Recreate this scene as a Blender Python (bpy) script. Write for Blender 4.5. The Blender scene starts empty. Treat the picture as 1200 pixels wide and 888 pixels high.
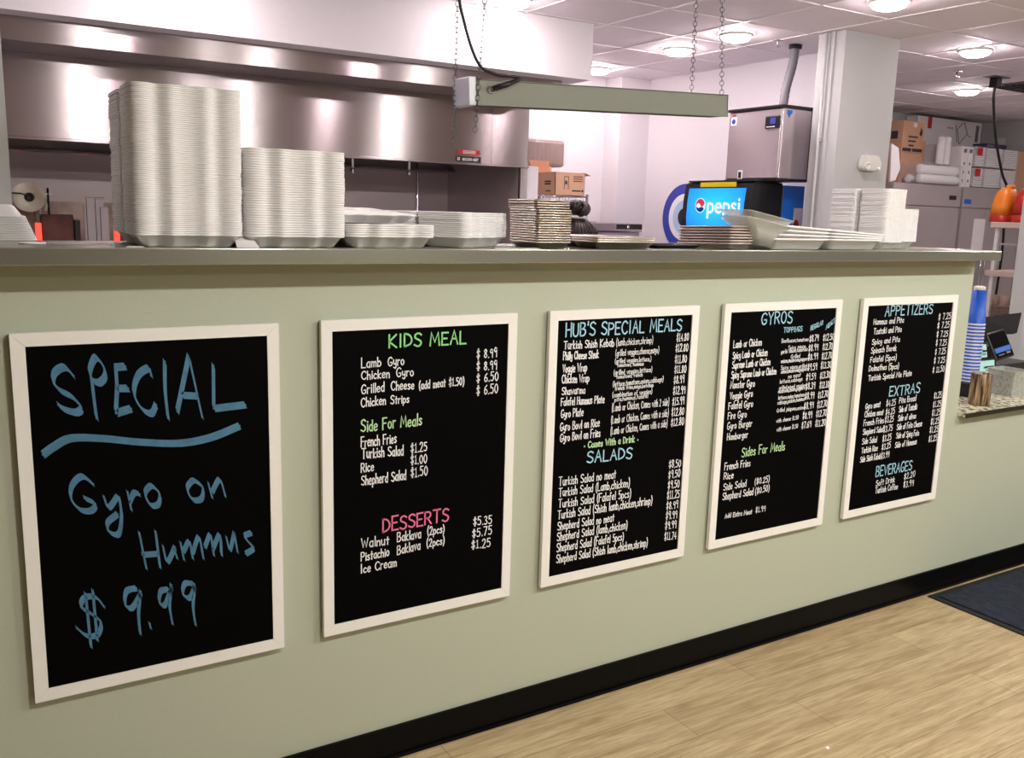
import bpy, bmesh, math, random
from mathutils import Vector, Matrix
random.seed(7)
S = bpy.context.scene
COL = S.collection
PI = math.pi

# ------------------------------------------------------------------ camera, world, exposure
cam_d = bpy.data.cameras.new('camera')
cam = bpy.data.objects.new('camera', cam_d)
COL.objects.link(cam)
S.camera = cam
YAW, PITCH, ROLL = 0.55192987, -0.18145795, 0.02865708
fw = Vector((math.sin(YAW) * math.cos(PITCH), math.cos(YAW) * math.cos(PITCH), math.sin(PITCH)))
rt = Vector((math.cos(YAW), -math.sin(YAW), 0))
up = rt.cross(fw)
r2 = rt * math.cos(ROLL) + up * math.sin(ROLL)
u2 = -rt * math.sin(ROLL) + up * math.cos(ROLL)
mw = Matrix((r2, u2, -fw)).transposed().to_4x4()
mw.translation = Vector((0, -2.349, 1.677))
cam.matrix_world = mw
cam_d.sensor_width = 36
cam_d.lens = 36 * 1067.43 / 1200
cam_d.clip_start = 0.05

KITCHEN_W = 9.2       # watts of one kitchen ceiling disc
CUSTOMER_W = 43.0      # watts of one customer-side ceiling disc
S.view_settings.view_transform = 'Standard'
S.view_settings.look = 'None'
S.view_settings.gamma = 1
S.view_settings.use_curve_mapping = False
S.view_settings.exposure = 0.0
wd = bpy.data.worlds.new('world')
S.world = wd
wd.use_nodes = True
wd.node_tree.nodes['Background'].inputs[0].default_value = (1.0, 0.97, 0.95, 1)
wd.node_tree.nodes['Background'].inputs[1].default_value = 0.15


# ------------------------------------------------------------------ materials
def lin(c):
    o = []
    for v in c:
        v = v / 255.0
        o.append(v / 12.92 if v <= 0.04045 else ((v + 0.055) / 1.055) ** 2.4)
    return (*o, 1)


def mat(name, col, rough=0.5, metal=0.0, var=0.06, scale=30, bump=0.0, stretch=None, emit=0.0,
        trans=0.0, alpha=1.0, aniso=0.0, sss=0.0, spec=None):
    m = bpy.data.materials.new(name)
    m.use_nodes = True
    nt = m.node_tree
    b = nt.nodes['Principled BSDF']
    c = lin(col)
    tc = nt.nodes.new('ShaderNodeTexCoord')
    mp = nt.nodes.new('ShaderNodeMapping')
    if stretch:
        mp.inputs['Scale'].default_value = stretch
    nz = nt.nodes.new('ShaderNodeTexNoise')
    nz.inputs['Scale'].default_value = scale
    nz.inputs['Detail'].default_value = 4
    nt.links.new(tc.outputs['Object'], mp.inputs[0])
    nt.links.new(mp.outputs[0], nz.inputs['Vector'])
    mx = nt.nodes.new('ShaderNodeMix')
    mx.data_type = 'RGBA'
    mx.inputs[6].default_value = tuple(max(0, v * (1 - var)) for v in c[:3]) + (1,)
    mx.inputs[7].default_value = tuple(min(1, v * (1 + var)) for v in c[:3]) + (1,)
    nt.links.new(nz.outputs['Fac'], mx.inputs[0])
    nt.links.new(mx.outputs[2], b.inputs['Base Color'])
    b.inputs['Roughness'].default_value = rough
    b.inputs['Metallic'].default_value = metal
    if spec is not None:
        b.inputs['Specular IOR Level'].default_value = spec
    if bump:
        bp = nt.nodes.new('ShaderNodeBump')
        bp.inputs['Strength'].default_value = bump
        bp.inputs['Distance'].default_value = 0.004
        nt.links.new(nz.outputs['Fac'], bp.inputs['Height'])
        nt.links.new(bp.outputs[0], b.inputs['Normal'])
    if emit:
        nt.links.new(mx.outputs[2], b.inputs['Emission Color'])
        b.inputs['Emission Strength'].default_value = emit
    if trans:
        b.inputs['Transmission Weight'].default_value = trans
    if alpha < 1:
        b.inputs['Alpha'].default_value = alpha
    if aniso:
        tg = nt.nodes.new('ShaderNodeTangent')
        tg.direction_type = 'RADIAL'
        tg.axis = 'Z'
        nt.links.new(tg.outputs[0], b.inputs['Tangent'])
        b.inputs['Anisotropic'].default_value = aniso
        b.inputs['Anisotropic Rotation'].default_value = 0.25
    if sss:
        b.inputs['Subsurface Weight'].default_value = sss
        b.inputs['Subsurface Radius'].default_value = (0.02, 0.018, 0.017)
    return m


def emission(name, col, strength):
    m = bpy.data.materials.new(name)
    m.use_nodes = True
    nt = m.node_tree
    nt.nodes.clear()
    e = nt.nodes.new('ShaderNodeEmission')
    e.inputs[0].default_value = lin(col)
    e.inputs[1].default_value = strength
    o = nt.nodes.new('ShaderNodeOutputMaterial')
    nt.links.new(e.outputs[0], o.inputs[0])
    return m


def ramp_mat(name, c1, c2, kind='noise', scale=20, stretch=None, rough=0.5, p=(0.4, 0.6), metal=0.0, emit=0, detail=6, bump=0.0):
    m = mat(name, c1, rough, metal)
    nt = m.node_tree
    b = nt.nodes['Principled BSDF']
    tc = nt.nodes.new('ShaderNodeTexCoord')
    mp = nt.nodes.new('ShaderNodeMapping')
    if stretch:
        mp.inputs['Scale'].default_value = stretch
    nt.links.new(tc.outputs['Object'], mp.inputs[0])
    if kind == 'voronoi':
        t = nt.nodes.new('ShaderNodeTexVoronoi')
        out = t.outputs['Distance']
    elif kind == 'wave':
        t = nt.nodes.new('ShaderNodeTexWave')
        t.wave_profile = 'SIN'
        t.bands_direction = 'Z'
        out = t.outputs['Fac']
    else:
        t = nt.nodes.new('ShaderNodeTexNoise')
        t.inputs['Detail'].default_value = detail
        out = t.outputs['Fac']
    t.inputs['Scale'].default_value = scale
    nt.links.new(mp.outputs[0], t.inputs['Vector'])
    r = nt.nodes.new('ShaderNodeValToRGB')
    r.color_ramp.elements[0].position = p[0]
    r.color_ramp.elements[1].position = p[1]
    r.color_ramp.elements[0].color = lin(c1)
    r.color_ramp.elements[1].color = lin(c2)
    nt.links.new(out, r.inputs[0])
    nt.links.new(r.outputs[0], b.inputs['Base Color'])
    if bump:
        bp = nt.nodes.new('ShaderNodeBump')
        bp.inputs['Strength'].default_value = bump
        bp.inputs['Distance'].default_value = 0.003
        nt.links.new(out, bp.inputs['Height'])
        nt.links.new(bp.outputs[0], b.inputs['Normal'])
    return m


def floor_mat():
    m = mat('vinyl_plank', (190, 168, 128), 0.38)
    nt = m.node_tree
    b = nt.nodes['Principled BSDF']
    tc = nt.nodes.new('ShaderNodeTexCoord')
    br = nt.nodes.new('ShaderNodeTexBrick')
    br.offset = 0.37
    br.inputs['Scale'].default_value = 1
    br.inputs['Brick Width'].default_value = 1.22
    br.inputs['Row Height'].default_value = 0.18
    br.inputs['Mortar Size'].default_value = 0.0016
    br.inputs['Mortar Smooth'].default_value = 0.3
    br.inputs['Color1'].default_value = lin((206, 186, 148))
    br.inputs['Color2'].default_value = lin((194, 173, 135))
    br.inputs['Mortar'].default_value = lin((150, 128, 92))
    nt.links.new(tc.outputs['Object'], br.inputs['Vector'])
    mp = nt.nodes.new('ShaderNodeMapping')
    mp.inputs['Scale'].default_value = (0.9, 11, 1)
    nz = nt.nodes.new('ShaderNodeTexNoise')
    nz.inputs['Scale'].default_value = 3.0
    nz.inputs['Detail'].default_value = 12
    nz.inputs['Roughness'].default_value = 0.68
    nz.inputs['Distortion'].default_value = 0.6
    nt.links.new(tc.outputs['Object'], mp.inputs[0])
    nt.links.new(mp.outputs[0], nz.inputs['Vector'])
    r = nt.nodes.new('ShaderNodeValToRGB')
    r.color_ramp.elements[0].position = 0.33
    r.color_ramp.elements[0].color = lin((160, 134, 98))
    r.color_ramp.elements[1].position = 0.62
    r.color_ramp.elements[1].color = (1, 1, 1, 1)
    nt.links.new(nz.outputs['Fac'], r.inputs[0])
    mx = nt.nodes.new('ShaderNodeMix')
    mx.data_type = 'RGBA'
    mx.blend_type = 'MULTIPLY'
    mx.inputs[0].default_value = 0.62
    nt.links.new(br.outputs['Color'], mx.inputs[6])
    nt.links.new(r.outputs[0], mx.inputs[7])
    mp2 = nt.nodes.new('ShaderNodeMapping')
    mp2.inputs['Scale'].default_value = (5, 70, 1)
    n2 = nt.nodes.new('ShaderNodeTexNoise')
    n2.inputs['Scale'].default_value = 2.0
    n2.inputs['Detail'].default_value = 5
    nt.links.new(tc.outputs['Object'], mp2.inputs[0])
    nt.links.new(mp2.outputs[0], n2.inputs['Vector'])
    r3 = nt.nodes.new('ShaderNodeValToRGB')
    r3.color_ramp.elements[0].position = 0.3
    r3.color_ramp.elements[0].color = (0.55, 0.48, 0.40, 1)
    r3.color_ramp.elements[1].position = 0.6
    r3.color_ramp.elements[1].color = (1, 1, 1, 1)
    nt.links.new(n2.outputs['Fac'], r3.inputs[0])
    m3 = nt.nodes.new('ShaderNodeMix')
    m3.data_type = 'RGBA'
    m3.blend_type = 'MULTIPLY'
    m3.inputs[0].default_value = 0.5
    nt.links.new(mx.outputs[2], m3.inputs[6])
    nt.links.new(r3.outputs[0], m3.inputs[7])
    nt.links.new(m3.outputs[2], b.inputs['Base Color'])
    return m


M = {}
M['sage'] = mat('sage_wall_paint', (184, 190, 170), 0.6, var=0.03, scale=120, bump=0.08)
M['dim_wall'] = mat('dining_wall_paint', (96, 88, 84), 0.6, var=0.04)
M['white_wall'] = mat('white_wall_paint', (226, 221, 224), 0.55, var=0.02)
M['grey_wall'] = mat('grey_wall_paint', (190, 190, 190), 0.6, var=0.02)
M['ceiling'] = mat('ceiling_tile', (232, 222, 227), 0.8, var=0.03, scale=90, bump=0.1)
M['grid'] = mat('ceiling_grid_metal', (232, 226, 226), 0.4, var=0.02)
M['floor'] = floor_mat()
M['tile'] = mat('pale_bounce_floor', (206, 200, 200), 0.5, var=0.05, scale=8)  # unseen kitchen floor, toned pale to bounce light
M['base'] = mat('black_vinyl_base', (4, 4, 5), 0.45, spec=0.12)
M['carpet'] = ramp_mat('navy_carpet', (4, 9, 22), (34, 46, 66), scale=34, stretch=(3, 0.7, 1), rough=0.95, p=(0.35, 0.75), bump=0.5)
M['rubber'] = mat('black_rubber', (18, 18, 20), 0.7)
M['steel'] = mat('brushed_steel', (182, 170, 172), 0.22, 1.0, var=0.05, scale=6, stretch=(0.4, 0.4, 90), aniso=0.95)
M['steel2'] = mat('brushed_steel_dark', (150, 140, 142), 0.42, 0.75, var=0.08, scale=6, stretch=(1, 1, 30), aniso=0.5)
M['counter_steel'] = mat('counter_steel', (166, 167, 154), 0.24, 0.75, var=0.08, scale=5, stretch=(2, 2, 60), aniso=0.6)
M['fridge_steel'] = mat('fridge_steel', (184, 174, 174), 0.45, 0.45, var=0.05, scale=8)
M['chain_metal'] = mat('chain_metal', (112, 112, 118), 0.35, 0.9)
M['hood_back'] = mat('hood_back_steel', (190, 176, 178), 0.38, 0.5, var=0.12, scale=3, stretch=(0.6, 1, 3))
M['ice_steel'] = mat('ice_machine_steel', (204, 192, 196), 0.24, 0.75, var=0.05, scale=6, stretch=(0.4, 0.4, 60), aniso=0.9)
M['chrome'] = mat('chrome', (210, 210, 215), 0.15, 1.0)
M['dark_metal'] = mat('dark_metal', (50, 46, 48), 0.4, 0.8)
M['foam'] = mat('white_foam', (246, 244, 244), 0.45, var=0.015, scale=60, sss=0.3)
M['pan'] = mat('aluminium_pan', (205, 196, 186), 0.32, 1.0, var=0.1, scale=18)
M['pan_brown'] = mat('worn_aluminium_pan', (216, 202, 194), 0.4, 0.6, var=0.2, scale=14)
M['frame'] = mat('white_painted_frame', (244, 242, 236), 0.45, var=0.02)
M['board'] = mat('black_board', (2, 2, 3), 0.55, var=0.1, spec=0.05)
M['chalk_white'] = mat('white_marker', (252, 252, 252), 0.7, var=0.1, scale=200)
M['chalk_green'] = mat('green_marker', (150, 226, 140), 0.7, var=0.25, scale=60)
M['chalk_mint'] = mat('pale_green_marker', (196, 232, 178), 0.7, var=0.15, scale=60)
M['chalk_pink'] = mat('pink_marker', (236, 116, 158), 0.7, var=0.2, scale=60)
M['chalk_blue'] = mat('light_blue_marker', (166, 214, 236), 0.7, var=0.25, scale=60)
M['brush_blue'] = mat('blue_marker', (72, 122, 152), 0.7, var=0.45, scale=40)
M['fixture'] = mat('grey_green_enamel', (134, 138, 124), 0.5, var=0.03)
M['plate'] = mat('galvanised_plate', (205, 208, 216), 0.4, 0.3)
M['monitor'] = mat('monitor_black', (10, 9, 11), 0.7, spec=0.2)
M['black'] = mat('black_plastic', (15, 14, 16), 0.4)
M['white_plastic'] = mat('white_plastic', (228, 226, 220), 0.4)
M['clear'] = mat('translucent_plastic', (225, 228, 220), 0.25, alpha=0.42)
M['film'] = mat('clear_film', (232, 228, 230), 0.15, alpha=0.16, bump=0.8, scale=14)
M['card'] = mat('cardboard', (208, 164, 132), 0.75, var=0.06)
M['card_dark'] = mat('cardboard_inside', (182, 124, 90), 0.8)
M['ink'] = mat('box_ink', (54, 48, 56), 0.7)
M['red'] = mat('red_print', (196, 30, 40), 0.5)
M['paper'] = mat('white_paper', (236, 232, 232), 0.7)
M['granite'] = ramp_mat('speckled_granite', (62, 56, 44), (216, 212, 184), scale=42, rough=0.2, p=(0.38, 0.52), detail=8)
M['granite_edge'] = mat('granite_edge_dark', (26, 25, 21), 0.3)
M['galv'] = ramp_mat('galvanised_zinc', (152, 156, 146), (186, 190, 180), kind='voronoi', scale=60, rough=0.45, p=(0.1, 0.6), metal=0.3)
M['streak'] = ramp_mat('brown_streaked_glaze', (58, 28, 14), (196, 168, 130), scale=24, stretch=(4, 4, 0.35), rough=0.3, p=(0.42, 0.68))
M['hair'] = ramp_mat('dark_brown_hair', (24, 14, 15), (66, 36, 34), scale=30, stretch=(6, 6, 1), rough=0.45, p=(0.35, 0.8))
M['skin'] = mat('skin', (196, 150, 124), 0.55, sss=0.1)
M['shirt'] = mat('black_tshirt', (28, 27, 30), 0.85)
M['trouser'] = mat('dark_jeans', (40, 46, 62), 0.85)
M['orange'] = mat('orange_plastic', (244, 140, 44), 0.35)
M['red_plastic'] = mat('red_plastic', (186, 44, 30), 0.35)
M['cup_blue'] = mat('blue_paper_cup', (6, 78, 186), 0.45)
M['cup_white'] = mat('white_paper_cup', (206, 206, 222), 0.5)
M['teal'] = mat('glowing_teal_card', (176, 224, 214), 0.5, emit=0.15)  # faint emission put into the card colour, brightening it
M['eye_blue'] = mat('royal_blue_print', (48, 62, 160), 0.5)
M['eye_white'] = mat('white_print', (238, 236, 240), 0.5)
M['eye_light'] = mat('light_blue_print', (176, 204, 232), 0.5)
M['eye_black'] = mat('black_print', (30, 28, 36), 0.5)
M['yellow'] = mat('yellow_label', (236, 206, 20), 0.5)
M['glow_red'] = mat('glowing_heater', (255, 70, 50), 0.5, emit=1.4)
M['burnt'] = ramp_mat('burnt_steel', (66, 34, 30), (96, 56, 50), scale=6, rough=0.5, metal=0.4)
M['splash'] = ramp_mat('heat_stained_splash', (70, 34, 20), (178, 158, 150), scale=4.2, rough=0.3, p=(0.25, 0.6), metal=0.7)
M['navy_box'] = mat('navy_box', (44, 38, 84), 0.5)
M['conduit'] = mat('grey_conduit', (112, 108, 114), 0.5)
M['bun'] = mat('bundle_brown', (150, 118, 106), 0.6, var=0.4, scale=5, stretch=(14, 14, 1.2))
M['kraft'] = mat('stacked_paper_plates', (206, 184, 170), 0.7, var=0.2, scale=3, stretch=(1, 1, 50))
M['dirt_steel'] = M['steel2']


# ------------------------------------------------------------------ mesh helpers
class MB:
    """collects shapes, then links them as ONE mesh object"""
    def __init__(s):
        s.bm = bmesh.new()

    def _tag(s, fs, mi):
        for f in fs:
            f.material_index = mi

    def face(s, pts, mi=0):
        f = s.bm.faces.new([s.bm.verts.new(p) for p in pts])
        f.material_index = mi
        return f

    def box(s, x0, x1, y0, y1, z0, z1, bev=0.0, mi=0, m=None):
        r = bmesh.ops.create_cube(s.bm, size=1)
        vs = r['verts']
        for v in vs:
            v.co = Vector((x0 + (v.co.x + .5) * (x1 - x0), y0 + (v.co.y + .5) * (y1 - y0), z0 + (v.co.z + .5) * (z1 - z0)))
        fs = {f for v in vs for f in v.link_faces}
        s._tag(fs, mi)
        if bev:
            es = list({e for f in fs for e in f.edges})
            q = bmesh.ops.bevel(s.bm, geom=es, offset=bev, segments=2, affect='EDGES', profile=0.5)
            s._tag(q['faces'], mi)
            vs = list({v for f in q['faces'] for v in f.verts} | {v for v in vs if v.is_valid})
        if m is not None:
            for v in vs:
                v.co = m @ v.co
        return s

    def prism(s, pts, d, mi=0):
        """closed 3D polygon pushed along vector d"""
        d = Vector(d)
        a = [s.bm.verts.new(p) for p in pts]
        b = [s.bm.verts.new(Vector(p) + d) for p in pts]
        n = len(a)
        fs = [s.bm.faces.new(a[::-1]), s.bm.faces.new(b)]
        for i in range(n):
            fs.append(s.bm.faces.new((a[i], a[(i + 1) % n], b[(i + 1) % n], b[i])))
        s._tag(fs, mi)
        return s

    def loops(s, ls, mi=0, cap0=True, cap1=True, closed=True):
        vs = [[s.bm.verts.new(p) for p in l] for l in ls]
        n = len(vs[0])
        fs = []
        for a, b in zip(vs, vs[1:]):
            for i in range(n if closed else n - 1):
                fs.append(s.bm.faces.new((a[i], a[(i + 1) % n], b[(i + 1) % n], b[i])))
        if cap0:
            fs.append(s.bm.faces.new(vs[0][::-1]))
        if cap1:
            fs.append(s.bm.faces.new(vs[-1]))
        s._tag(fs, mi)
        for f in fs:
            f.smooth = True
        return s

    def lathe(s, prof, c=(0, 0, 0), seg=24, mi=0, axis='Z', cap=True):
        ls = []
        for r, h in prof:
            l = []
            for i in range(seg):
                a = 2 * PI * i / seg
                if axis == 'Z':
                    p = (c[0] + r * math.cos(a), c[1] + r * math.sin(a), c[2] + h)
                elif axis == 'Y':
                    p = (c[0] + r * math.cos(a), c[1] - h, c[2] + r * math.sin(a))
                else:
                    p = (c[0] + h, c[1] + r * math.cos(a), c[2] + r * math.sin(a))
                l.append(p)
            ls.append(l)
        return s.loops(ls, mi, cap, cap)

    def tube(s, path, r, seg=8, mi=0):
        path = [Vector(p) for p in path]
        ls = []
        pn = None
        for i, p in enumerate(path):
            t = (path[min(i + 1, len(path) - 1)] - path[max(i - 1, 0)]).normalized()
            if pn is None:
                n = t.orthogonal().normalized()
            else:
                n = (pn - t * pn.dot(t)).normalized()
            pn = n
            b = t.cross(n)
            rr = r[i] if isinstance(r, (list, tuple)) else r
            ls.append([p + n * rr * math.cos(2 * PI * k / seg) + b * rr * math.sin(2 * PI * k / seg) for k in range(seg)])
        return s.loops(ls, mi)

    def torus(s, c, R, r, nrm, seg=10, sub=5, squash=1.0, tdir=None):
        n = Vector(nrm).normalized()
        t = Vector(tdir).normalized() if tdir else n.orthogonal().normalized()
        b = n.cross(t)
        vs = []
        for i in range(seg):
            a = 2 * PI * i / seg
            d = t * math.cos(a) * squash + b * math.sin(a)
            vs.append([s.bm.verts.new(Vector(c) + d * R + (d.normalized() * math.cos(q * 2 * PI / sub) + n * math.sin(q * 2 * PI / sub)) * r) for q in range(sub)])
        for i in range(seg):
            for q in range(sub):
                s.bm.faces.new((vs[i][q], vs[(i + 1) % seg][q], vs[(i + 1) % seg][(q + 1) % sub], vs[i][(q + 1) % sub])).smooth = True
        return s

    def sphere(s, c, r, sc=(1, 1, 1), u=20, v=12, mi=0):
        q = bmesh.ops.create_uvsphere(s.bm, u_segments=u, v_segments=v, radius=r)
        for w in q['verts']:
            w.co = Vector((w.co.x * sc[0] + c[0], w.co.y * sc[1] + c[1], w.co.z * sc[2] + c[2]))
        for f in {f for w in q['verts'] for f in w.link_faces}:
            f.smooth = True
            f.material_index = mi
        return s

    def mesh(s, name, mats):
        bmesh.ops.recalc_face_normals(s.bm, faces=s.bm.faces[:])
        me = bpy.data.meshes.new(name)
        s.bm.to_mesh(me)
        s.bm.free()
        for m in (mats if isinstance(mats, (list, tuple)) else [mats]):
            me.materials.append(M[m] if isinstance(m, str) else m)
        return me

    def build(s, name, mats, parent=None, label=None, loc=None):
        o = bpy.data.objects.new(name, s.mesh(name, mats))
        COL.objects.link(o)
        if parent:
            o.parent = parent
        if loc:
            o.location = loc
        if label:
            o['label'] = label
        return o


def thing(name, label, cat, loc=(0, 0, 0), rz=0, group=None):
    o = bpy.data.objects.new(name, None)
    COL.objects.link(o)
    o.location = loc
    o.rotation_euler = (0, 0, rz)
    o.empty_display_size = 0.05
    return tag(o, label, cat, group)


def tag(o, label, cat, group=None, kind=None):
    o['label'] = label
    o['category'] = cat
    if group:
        o['group'] = group
    if kind:
        o['kind'] = kind
    return o


def struct(o, label, cat):
    return tag(o, label, cat, kind='structure')


def smooth_pts(pts, k=5):
    """Catmull-Rom through the points (tuples of any dimension)"""
    P = [Vector(p) for p in pts]
    if len(P) < 3:
        return P
    closed = (P[0] - P[-1]).length < 1e-6
    out = []
    n = len(P)
    for i in range(n - 1):
        p0 = P[i - 1] if i else (P[-2] if closed else P[0] * 2 - P[1])
        p3 = P[i + 2] if i + 2 < n else (P[1] if closed else P[-1] * 2 - P[-2])
        p1, p2 = P[i], P[i + 1]
        for j in range(k):
            t = j / k
            out.append(0.5 * ((2 * p1) + (p2 - p0) * t + (2 * p0 - 5 * p1 + 4 * p2 - p3) * t * t + (3 * p1 - p0 - 3 * p2 + p3) * t ** 3))
    out.append(P[-1])
    return out


def ordinal(n):
    if 10 <= n % 100 <= 20:
        return '%dth' % n
    return '%d%s' % (n, {1: 'st', 2: 'nd', 3: 'rd'}.get(n % 10, 'th'))


def text_mesh(name, body, size, m, parent, matrix, extrude=0.0005, label=None, shear=0, bold=0.0):
    c = bpy.data.curves.new(name, 'FONT')
    c.body = body
    c.size = size
    c.extrude = extrude
    c.align_x = 'CENTER'
    c.align_y = 'CENTER'
    c.shear = shear
    c.offset = bold
    t = bpy.data.objects.new(name + '_tmp', c)
    COL.objects.link(t)
    dg = bpy.context.evaluated_depsgraph_get()
    me = bpy.data.meshes.new_from_object(t.evaluated_get(dg))
    bpy.data.objects.remove(t)
    bpy.data.curves.remove(c)
    me.materials.clear()
    me.materials.append(M[m])
    me.transform(matrix)
    o = bpy.data.objects.new(name, me)
    COL.objects.link(o)
    o.parent = parent
    if label:
        o['label'] = label
    return o


def face_y(x, y, z):      # text plane facing -y
    return Matrix.Translation((x, y, z)) @ Matrix.Rotation(PI / 2, 4, 'X')


def face_x(x, y, z):      # text plane facing -x
    return Matrix.Translation((x, y, z)) @ Matrix.Rotation(-PI / 2, 4, 'Z') @ Matrix.Rotation(PI / 2, 4, 'X')


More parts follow.
